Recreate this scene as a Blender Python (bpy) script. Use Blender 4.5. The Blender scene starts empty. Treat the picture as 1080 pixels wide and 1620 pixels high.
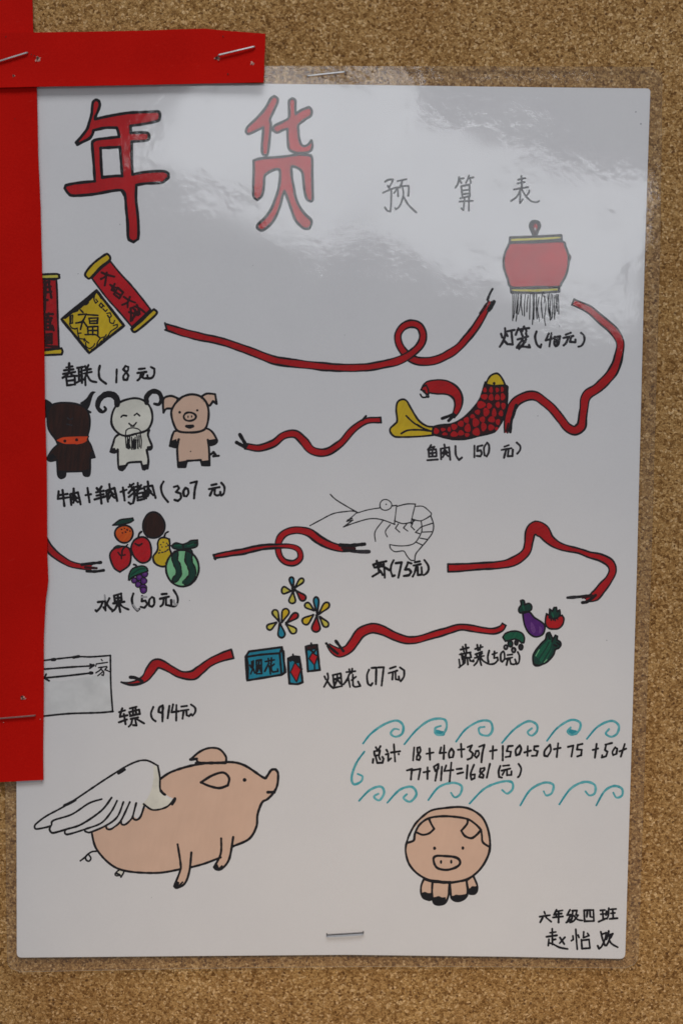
import bpy, math, random
from mathutils import Vector, noise
from mathutils.geometry import tessellate_polygon

random.seed(7)
scene = bpy.context.scene
COL = scene.collection
MM = 0.001

# ------------------------------------------------------------------ camera
F_PX, CX, CY = 2300.0, 540.0, 810.0          # focal length and centre in photograph pixels
PITCH = math.radians(3.9)
DIST = F_PX * 0.0002176                      # A4 sheet: 0.2176 mm per photograph pixel
FWD = Vector((0, math.cos(PITCH), -math.sin(PITCH)))
UP = Vector((0, math.sin(PITCH), math.cos(PITCH)))
CAM = -FWD * DIST
cam_data = bpy.data.cameras.new('camera')
cam = bpy.data.objects.new('camera', cam_data)
COL.objects.link(cam)
cam.location = CAM
cam.rotation_euler = (math.radians(90) - PITCH, 0, 0)
cam_data.sensor_fit = 'VERTICAL'
cam_data.sensor_height = 24.0
cam_data.lens = F_PX / 1620.0 * 24.0
cam_data.clip_start = 0.01
cam_data.clip_end = 50.0
scene.camera = cam

def P(px, py, h=0.0):
    """point on a sheet h metres in front of the board seen at a photograph pixel (h may be a function of z)"""
    d = FWD + Vector((1, 0, 0)) * ((px - CX) / F_PX) + UP * ((CY - py) / F_PX)
    hh = h(0.0) if callable(h) else h
    for _ in range(3 if callable(h) else 1):
        t = (-hh - CAM.y) / d.y
        p = CAM + d * t
        if callable(h): hh = h(p.z)
    return p

# ------------------------------------------------------------------ world and lamps
world = bpy.data.worlds.new('World')
scene.world = world
world.use_nodes = True
bg = world.node_tree.nodes['Background']
bg.inputs['Color'].default_value = (0.94, 0.94, 1.0, 1)
bg.inputs['Strength'].default_value = 0.185

def area(name, loc, target, sx, sy, power, color, roll=0.0):
    d = bpy.data.lights.new(name, 'AREA')
    d.shape = 'RECTANGLE'; d.size = sx; d.size_y = sy; d.energy = power; d.color = color
    o = bpy.data.objects.new(name, d); COL.objects.link(o)
    o.location = loc
    q = (Vector(target) - Vector(loc)).to_track_quat('-Z', 'Y')
    o.rotation_euler = q.to_euler()
    o.rotation_euler.rotate_axis('Z', roll)
    return o

def mirror(px, py, d):
    """where a lamp d metres in front of the board has to stand to be mirrored at that point of the film"""
    p = P(px, py, 0.0015)
    c = Vector((CAM.x, -CAM.y, CAM.z))
    k = (d - CAM.y) / (-CAM.y)
    return Vector((c.x + (p.x - c.x) * k, -d, c.z + (p.z - c.z) * k))

area('ceiling_lamp', (0.1, -1.1, 1.9), (0, 0, 0), 1.6, 0.7, 29.0, (0.95, 0.958, 1.0))
# two bright window bays behind the camera, mirrored in the laminate
WD = 2.0
area('window_light', mirror(455, 200, WD), (0, 0, 0.1), 0.37, 0.31, 1.75, (0.93, 0.96, 1.0), math.radians(-22))
area('window_light', mirror(815, 335, WD), (0, 0, 0.1), 0.45, 0.22, 1.45, (0.93, 0.96, 1.0), math.radians(-17))
# added warm spot with no known fixture, brightens the foot of the board
sd = bpy.data.lights.new('added_warm_spot', 'SPOT')
sd.energy = 38.0; sd.color = (1.0, 0.75, 0.50); sd.spot_size = math.radians(14.5); sd.spot_blend = 1.0; sd.shadow_soft_size = 0.05
so = bpy.data.objects.new('added_warm_spot', sd); COL.objects.link(so)
so.location = (0.12, -1.25, 0.9)
so.rotation_euler = (Vector((0.02, 0, -0.215)) - so.location).to_track_quat('-Z', 'Y').to_euler()

scene.view_settings.view_transform = 'Standard'
scene.view_settings.look = 'None'
scene.view_settings.exposure = 0.0
scene.view_settings.gamma = 1.0
scene.view_settings.use_curve_mapping = False
scene.render.engine = 'CYCLES'
scene.cycles.transparent_max_bounces = 16
scene.cycles.filter_width = 1.65

# ------------------------------------------------------------------ materials
def new_mat(name):
    m = bpy.data.materials.new(name); m.use_nodes = True
    nt = m.node_tree
    return m, nt, nt.nodes, nt.links, nt.nodes['Principled BSDF']

def ramp(ns, stops):
    r = ns.new('ShaderNodeValToRGB')
    e = r.color_ramp.elements
    while len(e) < len(stops): e.new(0.5)
    for el, (p, c) in zip(e, stops):
        el.position = p
        el.color = (c[0], c[1], c[2], 1) if len(c) == 3 else c
    return r

def mixcol(ns, ls, fac, a, b, mode='MIX'):
    n = ns.new('ShaderNodeMix'); n.data_type = 'RGBA'; n.blend_type = mode
    for sock, v in ((n.inputs[0], fac), (n.inputs[6], a), (n.inputs[7], b)):
        if hasattr(v, 'is_linked'): ls.new(v, sock)
        elif isinstance(v, (int, float)): sock.default_value = v
        else: sock.default_value = (*v, 1)
    return n.outputs[2]

def mapped(ns, ls, scale=(1, 1, 1), rot=(0, 0, 0)):
    tc = ns.new('ShaderNodeTexCoord'); mp = ns.new('ShaderNodeMapping')
    mp.inputs['Rotation'].default_value = rot
    ls.new(tc.outputs['Object'], mp.inputs['Vector'])
    mq = ns.new('ShaderNodeMapping'); mq.inputs['Scale'].default_value = scale
    ls.new(mp.outputs['Vector'], mq.inputs['Vector'])
    return mq.outputs['Vector']

def noise_tex(ns, ls, vec, scale, detail=3, rough=0.55):
    n = ns.new('ShaderNodeTexNoise')
    n.inputs['Scale'].default_value = scale; n.inputs['Detail'].default_value = detail
    n.inputs['Roughness'].default_value = rough
    ls.new(vec, n.inputs['Vector'])
    return n.outputs['Fac']

def marker(name, col, dark, streak=0.5, rot=0.6, rough=0.75, scale=(160, 160, 1500), mottle=1.0):
    """felt pen colour: overlapping pen passes give slightly darker streaks"""
    m, nt, ns, ls, b = new_mat(name)
    v = mapped(ns, ls, scale, (0, rot, 0))
    f = noise_tex(ns, ls, v, 1.0, 3)
    v2 = mapped(ns, ls)
    f2 = noise_tex(ns, ls, v2, 130.0, 3)
    r1 = ramp(ns, [(0.35, (0, 0, 0)), (0.68, (1, 1, 1))]); ls.new(f, r1.inputs['Fac'])
    mul = ns.new('ShaderNodeMath'); mul.operation = 'MULTIPLY'; mul.inputs[1].default_value = streak
    ls.new(r1.outputs['Color'], mul.inputs[0])
    c = mixcol(ns, ls, mul.outputs[0], col, dark)
    r2 = ramp(ns, [(0.3, (0.86, 0.86, 0.86)), (0.7, (1.08, 1.08, 1.08))]); ls.new(f2, r2.inputs['Fac'])
    c = mixcol(ns, ls, mottle, c, r2.outputs['Color'], 'MULTIPLY')
    ls.new(c, b.inputs['Base Color'])
    b.inputs['Roughness'].default_value = rough
    b.inputs['Specular IOR Level'].default_value = 0.1
    return m

M = {}
M['red'] = marker('red_marker', (0.50, 0.006, 0.009), (0.36, 0.004, 0.009), 0.7, 0.5)
M['redv'] = marker('red_marker_upright', (0.54, 0.010, 0.014), (0.42, 0.005, 0.011), 0.6, 1.45)
M['pinkred'] = marker('bright_red_marker', (0.56, 0.008, 0.014), (0.42, 0.004, 0.016), 0.6, 0.9)
M['darkred'] = marker('dark_red_marker', (0.045, 0.004, 0.006), (0.02, 0.004, 0.006), 0.7)
M['black'] = marker('black_pen', (0.007, 0.006, 0.008), (0.014, 0.012, 0.016), 0.6)
M['softblack'] = marker('worn_black_pen', (0.016, 0.014, 0.018), (0.05, 0.045, 0.055), 0.7)
M['grey'] = marker('grey_smudge', (0.36, 0.36, 0.38), (0.5, 0.5, 0.51), 0.7)
M['pencil'] = marker('pencil', (0.025, 0.025, 0.03), (0.085, 0.085, 0.095), 0.9, 0.8, 0.5, (900, 900, 2600))
M['fine'] = marker('fine_black_pen', (0.012, 0.011, 0.014), (0.04, 0.04, 0.045), 0.7)
M['yellow'] = marker('yellow_marker', (0.70, 0.50, 0.02), (0.62, 0.40, 0.012), 0.7, 1.2)
M['paleyellow'] = marker('pale_yellow_marker', (0.64, 0.58, 0.10), (0.60, 0.50, 0.05), 0.6, 1.2)
M['teal'] = marker('teal_marker', (0.014, 0.27, 0.40), (0.010, 0.20, 0.32), 0.7, 1.1)
M['wave'] = marker('turquoise_pen', (0.055, 0.40, 0.47), (0.20, 0.54, 0.59), 0.8, 0.9, 0.75, (500, 500, 900))
M['wavedark'] = marker('dark_turquoise_pen', (0.02, 0.29, 0.38), (0.05, 0.37, 0.45), 0.8)
M['green'] = marker('green_marker', (0.008, 0.135, 0.068), (0.005, 0.07, 0.04), 0.8, 1.0)
M['darkgreen'] = marker('dark_green_marker', (0.006, 0.055, 0.038), (0.004, 0.03, 0.022), 0.7, 1.0)
M['lightgreen'] = marker('light_green_marker', (0.25, 0.62, 0.33), (0.20, 0.52, 0.27), 0.7, 1.3)
M['pig'] = marker('skin_tone_marker', (0.745, 0.515, 0.39), (0.70, 0.475, 0.355), 0.4, 1.35, 0.75, (110, 110, 800), 0.25)
M['white'] = marker('cream_pencil', (0.80, 0.79, 0.70), (0.76, 0.74, 0.66), 0.5)
M['purple'] = marker('purple_marker', (0.105, 0.016, 0.20), (0.07, 0.01, 0.14), 0.7, 0.5)
M['lilac'] = marker('lilac_marker', (0.17, 0.055, 0.26), (0.12, 0.03, 0.20), 0.7, 0.5)
M['orange'] = marker('orange_marker', (0.80, 0.14, 0.012), (0.62, 0.07, 0.008), 0.8, 0.9)
M['scarf'] = marker('orange_red_marker', (0.76, 0.075, 0.012), (0.66, 0.045, 0.01), 0.6, 0.2)
M['brown'] = marker('brown_marker', (0.020, 0.007, 0.005), (0.055, 0.014, 0.007), 0.6, 1.45, 0.75, (130, 130, 900))
M['tint'] = marker('faint_blue_wash', (0.725, 0.742, 0.748), (0.745, 0.756, 0.762), 0.6, 0.2, 0.75, (60, 60, 90))

def paper_mat():
    m, nt, ns, ls, b = new_mat('drawing_paper')
    v = mapped(ns, ls)
    f = noise_tex(ns, ls, v, 28.0, 4)
    r = ramp(ns, [(0.3, (0.755, 0.752, 0.765)), (0.7, (0.785, 0.782, 0.79))]); ls.new(f, r.inputs['Fac'])
    f2 = noise_tex(ns, ls, v, 1500.0, 2)
    r2 = ramp(ns, [(0.3, (0.975, 0.975, 0.975)), (0.7, (1.0, 1.0, 1.0))]); ls.new(f2, r2.inputs['Fac'])
    c = mixcol(ns, ls, 1.0, r.outputs['Color'], r2.outputs['Color'], 'MULTIPLY')
    ls.new(c, b.inputs['Base Color'])
    b.inputs['Roughness'].default_value = 0.8
    b.inputs['Specular IOR Level'].default_value = 0.1
    return m
M['paper'] = paper_mat()

def film_mat(name, edge=False, milk=0.006):
    m, nt, ns, ls, b = new_mat(name)
    ns.remove(b)
    out = [n for n in ns if n.type == 'OUTPUT_MATERIAL'][0]
    tr = ns.new('ShaderNodeBsdfTransparent'); tr.inputs['Color'].default_value = (0.975, 0.975, 0.97, 1)
    gl = ns.new('ShaderNodeBsdfGlossy'); gl.inputs['Roughness'].default_value = 0.065
    fr = ns.new('ShaderNodeFresnel'); fr.inputs['IOR'].default_value = 1.52
    # a thin film is air on both sides: the same reflectance from front and back
    ge = ns.new('ShaderNodeNewGeometry'); mr = ns.new('ShaderNodeMapRange')
    mr.inputs['To Min'].default_value = 1.52; mr.inputs['To Max'].default_value = 1.0 / 1.52
    ls.new(ge.outputs['Backfacing'], mr.inputs['Value']); ls.new(mr.outputs['Result'], fr.inputs['IOR'])
    v = mapped(ns, ls)
    # the film is bonded unevenly: crinkled only in patches
    fine = noise_tex(ns, ls, v, 300.0, 4, 0.6)
    patch = noise_tex(ns, ls, v, 34.0, 4, 0.65)
    pr = ramp(ns, [(0.45, (0, 0, 0)), (0.60, (1, 1, 1))]); ls.new(patch, pr.inputs['Fac'])
    mu = ns.new('ShaderNodeMath'); mu.operation = 'MULTIPLY'
    ls.new(fine, mu.inputs[0]); ls.new(pr.outputs['Color'], mu.inputs[1])
    bp = ns.new('ShaderNodeBump'); bp.inputs['Strength'].default_value = 1.0
    bp.inputs['Distance'].default_value = 0.00005
    ls.new(mu.outputs[0], bp.inputs['Height'])
    ls.new(bp.outputs['Normal'], gl.inputs['Normal'])
    mx = ns.new('ShaderNodeMixShader')
    ls.new(fr.outputs['Fac'], mx.inputs[0]); ls.new(tr.outputs[0], mx.inputs[1]); ls.new(gl.outputs[0], mx.inputs[2])
    # a trace of milkiness
    df = ns.new('ShaderNodeBsdfDiffuse'); df.inputs['Color'].default_value = (0.75, 0.75, 0.72, 1) if not edge else (0.42, 0.36, 0.27, 1)
    mx2 = ns.new('ShaderNodeMixShader'); mx2.inputs[0].default_value = 0.65 if edge else milk
    ls.new(mx.outputs[0], mx2.inputs[1]); ls.new(df.outputs[0], mx2.inputs[2])
    ls.new(mx2.outputs[0], out.inputs['Surface'])
    return m
M['film'] = film_mat('laminate')
M['filmmargin'] = film_mat('laminate_margin', False, 0.028)
M['filmedge'] = film_mat('laminate_edge', True)

def cork_mat():
    m, nt, ns, ls, b = new_mat('cork')
    v = mapped(ns, ls)
    # warp the grain so that granules are not clean cells
    nz = ns.new('ShaderNodeTexNoise'); nz.inputs['Scale'].default_value = 700; nz.inputs['Detail'].default_value = 2
    ls.new(v, nz.inputs['Vector'])
    sub = ns.new('ShaderNodeVectorMath'); sub.operation = 'SUBTRACT'; sub.inputs[1].default_value = (0.5, 0.5, 0.5)
    ls.new(nz.outputs['Color'], sub.inputs[0])
    sc = ns.new('ShaderNodeVectorMath'); sc.operation = 'SCALE'; sc.inputs['Scale'].default_value = 0.0011
    ls.new(sub.outputs[0], sc.inputs[0])
    ad = ns.new('ShaderNodeVectorMath'); ad.operation = 'ADD'
    ls.new(v, ad.inputs[0]); ls.new(sc.outputs[0], ad.inputs[1])
    wv = ad.outputs[0]
    def vor(scale, feature='F1'):
        n = ns.new('ShaderNodeTexVoronoi'); n.feature = feature; n.inputs['Scale'].default_value = scale
        ls.new(wv, n.inputs['Vector']); return n
    a = vor(1320)
    sep = ns.new('ShaderNodeSeparateColor'); ls.new(a.outputs['Color'], sep.inputs[0])
    r = ramp(ns, [(0.0, (0.185, 0.089, 0.028)), (0.16, (0.305, 0.163, 0.054)), (0.45, (0.43, 0.247, 0.092)),
                  (0.8, (0.52, 0.317, 0.127)), (1.0, (0.70, 0.475, 0.245))])
    ls.new(sep.outputs[0], r.inputs['Fac'])
    # fine crumbs
    c2 = vor(2600)
    sep2 = ns.new('ShaderNodeSeparateColor'); ls.new(c2.outputs['Color'], sep2.inputs[0])
    r2 = ramp(ns, [(0.0, (0.60, 0.55, 0.47)), (0.25, (0.85, 0.83, 0.79)), (0.6, (1.0, 1.0, 1.0)), (1.0, (1.2, 1.2, 1.18))])
    ls.new(sep2.outputs[1], r2.inputs['Fac'])
    col = mixcol(ns, ls, 0.85, r.outputs['Color'], r2.outputs['Color'], 'MULTIPLY')
    # dark bark specks
    sp = vor(720)
    sep3 = ns.new('ShaderNodeSeparateColor'); ls.new(sp.outputs['Color'], sep3.inputs[0])
    g1 = ramp(ns, [(0.87, (0, 0, 0)), (0.91, (1, 1, 1))]); ls.new(sep3.outputs[2], g1.inputs['Fac'])
    g2 = ramp(ns, [(0.22, (1, 1, 1)), (0.42, (0, 0, 0))]); ls.new(sp.outputs['Distance'], g2.inputs['Fac'])
    mm = ns.new('ShaderNodeMath'); mm.operation = 'MULTIPLY'
    ls.new(g1.outputs['Color'], mm.inputs[0]); ls.new(g2.outputs['Color'], mm.inputs[1])
    col = mixcol(ns, ls, mm.outputs[0], col, (0.15, 0.075, 0.03))
    # gaps between the granules
    ed = vor(1320, 'DISTANCE_TO_EDGE')
    g3 = ramp(ns, [(0.0, (0.62, 0.57, 0.5)), (0.10, (1, 1, 1))]); ls.new(ed.outputs['Distance'], g3.inputs['Fac'])
    col = mixcol(ns, ls, 0.75, col, g3.outputs['Color'], 'MULTIPLY')
    # slow change of tone and a reddish tinge in places
    lf = noise_tex(ns, ls, v, 26.0, 3)
    r4 = ramp(ns, [(0.3, (0.88, 0.83, 0.78)), (0.55, (1.0, 1.0, 1.0)), (0.75, (1.06, 1.05, 1.0))]); ls.new(lf, r4.inputs['Fac'])
    col = mixcol(ns, ls, 1.0, col, r4.outputs['Color'], 'MULTIPLY')
    ls.new(col, b.inputs['Base Color'])
    b.inputs['Roughness'].default_value = 0.9
    b.inputs['Specular IOR Level'].default_value = 0.12
    hs = noise_tex(ns, ls, wv, 1300.0, 3)
    bp = ns.new('ShaderNodeBump'); bp.inputs['Strength'].default_value = 0.8; bp.inputs['Distance'].default_value = 0.0006
    ls.new(hs, bp.inputs['Height']); ls.new(bp.outputs['Normal'], b.inputs['Normal'])
    return m
M['cork'] = cork_mat()

def card_mat():
    m, nt, ns, ls, b = new_mat('red_card')
    v = mapped(ns, ls)
    f = noise_tex(ns, ls, v, 2600.0, 3, 0.7)
    g = noise_tex(ns, ls, v, 22.0, 3)
    r = ramp(ns, [(0.3, (0.48, 0.0045, 0.0025)), (0.7, (0.57, 0.0085, 0.004))]); ls.new(f, r.inputs['Fac'])
    r2 = ramp(ns, [(0.3, (0.88, 0.8, 0.8)), (0.7, (1.07, 1.1, 1.1))]); ls.new(g, r2.inputs['Fac'])
    c = mixcol(ns, ls, 1.0, r.outputs['Color'], r2.outputs['Color'], 'MULTIPLY')
    # fine fibres and rubbed spots
    v3 = mapped(ns, ls, (240, 240, 2400), (0, 0.3, 0))
    fb = noise_tex(ns, ls, v3, 1.0, 2)
    r3 = ramp(ns, [(0.70, (0, 0, 0)), (0.80, (1, 1, 1))]); ls.new(fb, r3.inputs['Fac'])
    mu = ns.new('ShaderNodeMath'); mu.operation = 'MULTIPLY'; mu.inputs[1].default_value = 0.35
    ls.new(r3.outputs['Color'], mu.inputs[0])
    c = mixcol(ns, ls, mu.outputs[0], c, (0.66, 0.05, 0.035))
    ls.new(c, b.inputs['Base Color'])
    b.inputs['Roughness'].default_value = 0.8
    b.inputs['Specular IOR Level'].default_value = 0.06
    bp = ns.new('ShaderNodeBump'); bp.inputs['Strength'].default_value = 0.35; bp.inputs['Distance'].default_value = 0.0002
    ls.new(f, bp.inputs['Height']); ls.new(bp.outputs['Normal'], b.inputs['Normal'])
    return m
M['card'] = card_mat()

def plain(name, col, rough=0.6, metal=0.0, var=0.12, scale=900):
    m, nt, ns, ls, b = new_mat(name)
    v = mapped(ns, ls)
    f = noise_tex(ns, ls, v, scale, 3)
    lo = tuple(c * (1 - var) for c in col); hi = tuple(min(1, c * (1 + var)) for c in col)
    r = ramp(ns, [(0.3, lo), (0.7, hi)]); ls.new(f, r.inputs['Fac'])
    ls.new(r.outputs['Color'], b.inputs['Base Color'])
    b.inputs['Roughness'].default_value = rough; b.inputs['Metallic'].default_value = metal
    return m
M['steeldarkrefl'] = plain('staple_wire_dark_reflection', (0.22, 0.21, 0.21), 0.42, 0.9, 0.1, 700)  # darker copy of the staple steel: a dark reflection put into the colour
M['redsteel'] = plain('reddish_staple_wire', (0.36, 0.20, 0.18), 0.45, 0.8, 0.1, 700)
M['steel'] = plain('staple_wire', (0.55, 0.54, 0.53), 0.35, 0.95, 0.08, 700)
M['tear'] = plain('torn_card', (0.46, 0.22, 0.18), 0.9, 0, 0.45)
M['hole'] = plain('pinhole', (0.05, 0.016, 0.012), 0.95, 0, 0.3)
M['deephole'] = plain('hole_shadow', (0.06, 0.03, 0.018), 0.95, 0, 0.3)

# ------------------------------------------------------------------ mesh helpers
def link_mesh(name, verts, faces, mats, midx=None, parent=None, origin=None, smooth=False):
    o3 = origin if origin is not None else Vector((0, 0, 0))
    q = parent
    while q is not None:
        o3 = o3 + q.location; q = q.parent
    me = bpy.data.meshes.new(name)
    me.from_pydata([tuple(Vector(v) - o3) for v in verts], [], faces)
    for m in mats: me.materials.append(m)
    if midx: me.polygons.foreach_set('material_index', midx)
    if smooth: me.polygons.foreach_set('use_smooth', [True] * len(me.polygons))
    me.update()
    ob = bpy.data.objects.new(name, me); COL.objects.link(ob)
    if parent is not None: ob.parent = parent
    elif origin is not None: ob.location = origin
    return ob

def tag(o, label=None, cat=None, group=None, kind=None):
    if label: o['label'] = label
    if cat: o['category'] = cat
    if group: o['group'] = group
    if kind: o['kind'] = kind
    return o

def pts_of(s):
    return [tuple(float(c) for c in t.split(',')) for t in s.split()]

def spline(pts, closed=False, step=2.0, corner=62):
    """curve through hand-placed points; sharp turns stay sharp. returns list of runs"""
    n = len(pts)
    if n < 3 and not closed: return [densify(pts, step)]
    cosT = math.cos(math.radians(corner))
    def is_corner(i):
        a, b, c = Vector(pts[i - 1]), Vector(pts[i]), Vector(pts[(i + 1) % n])
        u, v = (b - a), (c - b)
        if u.length < 1e-6 or v.length < 1e-6: return True
        return u.normalized().dot(v.normalized()) < cosT
    cor = [is_corner(i) if (closed or 0 < i < n - 1) else True for i in range(n)]
    runs, cur = [], []
    segs = n if closed else n - 1
    out = []
    for i in range(segs):
        p1, p2 = Vector(pts[i]), Vector(pts[(i + 1) % n])
        p0 = Vector(pts[i - 1]) if not cor[i] else p1 * 2 - p2
        p3 = Vector(pts[(i + 2) % n]) if not cor[(i + 1) % n] else p2 * 2 - p1
        if cor[i]: p0 = p1 - (p2 - p1) * 0.3
        if cor[(i + 1) % n]: p3 = p2 + (p2 - p1) * 0.3
        k = max(1, int(math.ceil((p2 - p1).length / step)))
        seg = []
        for j in range(k):
            t = j / k
            q = 0.5 * ((2 * p1) + (p2 - p0) * t + (2 * p0 - 5 * p1 + 4 * p2 - p3) * t * t + (3 * p1 - p0 - 3 * p2 + p3) * t ** 3)
            seg.append((q.x, q.y))
        if cor[i] and cur:
            cur.append(tuple(pts[i])); runs.append(cur); cur = []
        cur += seg
    cur.append(tuple(pts[0] if closed else pts[-1]))
    runs.append(cur)
    return runs

def densify(pts, step):
    out = []
    for a, b in zip(pts[:-1], pts[1:]):
        L = math.hypot(b[0] - a[0], b[1] - a[1]); k = max(1, int(math.ceil(L / step)))
        for j in range(k): out.append((a[0] + (b[0] - a[0]) * j / k, a[1] + (b[1] - a[1]) * j / k))
    out.append(pts[-1])
    return out

# poster planes: the sheet hangs a little away from the board at its foot
def back_h(z): return 0.0006 + (0.16 - z) * 0.0022
PAPER_T = 0.00025
LEVEL = [0.000003]                       # ink thickness above the paper, every pen pass a trace above the last
STEP = 0.00000015
def layer(um=3.0): LEVEL[0] = um * 0.000001
def ink_point(px, py, lv):
    return P(px, py, lambda z: back_h(z) + PAPER_T + lv)

class Drawing:
    """one drawn motif on the paper: flat pen marks collected into one mesh"""
    def __init__(self, crop=(0, 0, 1.0)):
        self.v, self.f, self.mi, self.mats = [], [], [], []
        self.crop = crop
    def tr(self, p):
        x0, y0, s = self.crop
        return (x0 + p[0] / s, y0 + p[1] / s)
    def slot(self, key):
        m = M[key]
        if m not in self.mats: self.mats.append(m)
        return self.mats.index(m)
    def lvl(self):
        LEVEL[0] += STEP
        return LEVEL[0]
    def poly(self, key, loop, holes=()):
        lv = self.lvl(); s = self.slot(key)
        loops = [[Vector((x, y, 0)) for x, y in L] for L in [loop, *holes]]
        flat = [p for L in loops for p in L]
        base = len(self.v)
        self.v += [ink_point(p.x, p.y, lv) for p in flat]
        for t in tessellate_polygon(loops):
            self.f.append(tuple(base + i for i in t)); self.mi.append(s)
    def run(self, key, pts, w, taper=True, ramp_h=0.00000002):
        """one pen stroke with rounded ends; w may be a list"""
        lv = self.lvl(); s = self.slot(key)
        n = len(pts)
        fat = 1.16 if key in ('black', 'softblack') else 1.0
        seed = random.random() * 100
        L, R = [], []
        base = len(self.v)
        for i, p in enumerate(pts):
            a = pts[max(0, i - 1)]; b = pts[min(n - 1, i + 1)]
            dx, dy = b[0] - a[0], b[1] - a[1]; d = math.hypot(dx, dy) or 1
            nx, ny = -dy / d, dx / d
            ww = (w[i] if isinstance(w, list) else w) * 0.5 * fat
            ww *= 1 + 0.22 * noise.noise((seed, i * 0.23, 0)) + 0.10 * noise.noise((seed, i * 0.7, 5))
            l2 = lv + i * ramp_h
            self.v.append(ink_point(p[0] + nx * ww, p[1] + ny * ww, l2))
            self.v.append(ink_point(p[0] - nx * ww, p[1] - ny * ww, l2))
            if i in (0, n - 1):
                (L if i == 0 else R).append((p, nx, ny, ww, l2))
        for i in range(n - 1):
            k = base + i * 2
            self.f.append((k, k + 1, k + 3, k + 2)); self.mi.append(s)
        for (p, nx, ny, ww, l2), sg, e in ((L[0], -1, 0), ((R or L)[0], 1, n - 1)):
            i0 = base + e * 2
            ring = []
            for j in range(1, 6):
                t = math.pi * j / 6
                c, q = math.cos(t), math.sin(t)
                tx, ty = ny * sg, -nx * sg
                self.v.append(ink_point(p[0] + nx * ww * c + tx * ww * q, p[1] + ny * ww * c + ty * ww * q, l2))
                ring.append(len(self.v) - 1)
            self.f.append((i0, *ring, i0 + 1)); self.mi.append(s)
    # --- high level, points in crop pixels
    def fill(self, key, s, outline=None, w=3.0, smooth=True, holes=(), corner=62):
        pts = [self.tr(p) for p in (pts_of(s) if isinstance(s, str) else s)]
        hl = [[self.tr(p) for p in (pts_of(h) if isinstance(h, str) else h)] for h in holes]
        def loop_of(q):
            rs = spline(q, True, 2.2, corner)
            o = []
            for r in rs: o += r[:-1]
            return rs, o
        rs, loop = loop_of(pts) if smooth else ([densify(pts + pts[:1], 3)], pts)
        hr = [loop_of(h) for h in hl]
        if key: self.poly(key, loop, [h[1] for h in hr])
        if outline:
            for r in rs: self.run(outline, r, w)
            for h in hr:
                for r in h[0]: self.run(outline, r, w)
        return self
    def pen(self, key, w, s, corner=62, jit=0.0):
        for part in s.split(';'):
            if not part.strip(): continue
            pts = [self.tr(p) for p in pts_of(part)]
            if jit: pts = [(x + random.uniform(-jit, jit), y + random.uniform(-jit, jit)) for x, y in pts]
            for r in spline(pts, False, 1.6, corner): self.run(key, r, w * random.uniform(0.92, 1.08))
        return self
    def ell(self, key, cx, cy, rx, ry=None, outline=None, w=3.0, n=22, rot=0.0, wob=0.03):
        ry = ry or rx
        ph = random.random() * 6
        q = []
        for i in range(n):
            t = 2 * math.pi * i / n
            k = 1 + wob * math.sin(3 * t + ph)
            x, y = rx * k * math.cos(t), ry * k * math.sin(t)
            q.append((cx + x * math.cos(rot) - y * math.sin(rot), cy + x * math.sin(rot) + y * math.cos(rot)))
        return self.fill(key, q, outline, w)
    def petal(self, key, tip, end, wd, w=3.2):
        ax, ay = end[0] - tip[0], end[1] - tip[1]; L = math.hypot(ax, ay); ux, uy = ax / L, ay / L; nx, ny = -uy, ux
        h = wd / 2 - 6
        prof = [(0, 0.06), (0.3, 0.45), (0.6, 0.9), (0.8, 1.0), (0.93, 0.7), (1.0, 0.15)]
        q = [(tip[0] + ux * L * t + nx * h * k, tip[1] + uy * L * t + ny * h * k) for t, k in prof]
        q += [(tip[0] + ux * L * t - nx * h * k, tip[1] + uy * L * t - ny * h * k) for t, k in reversed(prof)]
        return self.fill(key, q, 'black', w, corner=100)
    def ribbon(self, s, widths, key='red', line='black', lw=2.8, forks='', fw=4.0, cap=True, rev=False):
        pts = [self.tr(p) for p in pts_of(s)]
        ws = [float(x) / self.crop[2] for x in widths.split()]
        if rev: pts.reverse(); ws.reverse()
        n = len(pts)
        C, W = [], []
        for i in range(n - 1):
            p1, p2 = Vector(pts[i]), Vector(pts[i + 1])
            p0 = Vector(pts[i - 1]) if i > 0 else p1 * 2 - p2
            p3 = Vector(pts[i + 2]) if i < n - 2 else p2 * 2 - p1
            k = max(2, int((p2 - p1).length / 2.2))
            for j in range(k):
                t = j / k
                q = 0.5 * ((2 * p1) + (p2 - p0) * t + (2 * p0 - 5 * p1 + 4 * p2 - p3) * t * t + (3 * p1 - p0 - 3 * p2 + p3) * t ** 3)
                C.append((q.x, q.y)); W.append(ws[i] * (1 - t) + ws[i + 1] * t)
        C.append(pts[-1]); W.append(ws[-1])
        N = len(C); sd = random.random() * 90
        s_ = self.slot(key); sl = self.slot(line)
        base_l = self.lvl()
        rampu = 0.00000004
        edges = ([], [])
        b0 = len(self.v)
        for i, p in enumerate(C):
            a = C[max(0, i - 1)]; b = C[min(N - 1, i + 1)]
            dx, dy = b[0] - a[0], b[1] - a[1]; d = math.hypot(dx, dy) or 1
            nx, ny = -dy / d, dx / d
            for sd_i, sg in ((0, 1), (1, -1)):
                hw = W[i] * 0.5 - lw * 0.4 + 0.7 * noise.noise((sd + sg * 7, i * 0.12, 0))
                bleed = 0.9 * max(0, noise.noise((sd + sg * 3, i * 0.09, 9))) * 1.6
                self.v.append(ink_point(p[0] + sg * nx * (hw + bleed), p[1] + sg * ny * (hw + bleed), base_l + i * rampu))
                edges[sd_i].append((p[0] + sg * nx * hw, p[1] + sg * ny * hw))
        for i in range(N - 1):
            k = b0 + i * 2
            self.f.append((k, k + 1, k + 3, k + 2)); self.mi.append(s_)
        LEVEL[0] = base_l + 0.00000015
        keep = LEVEL[0]
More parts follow.
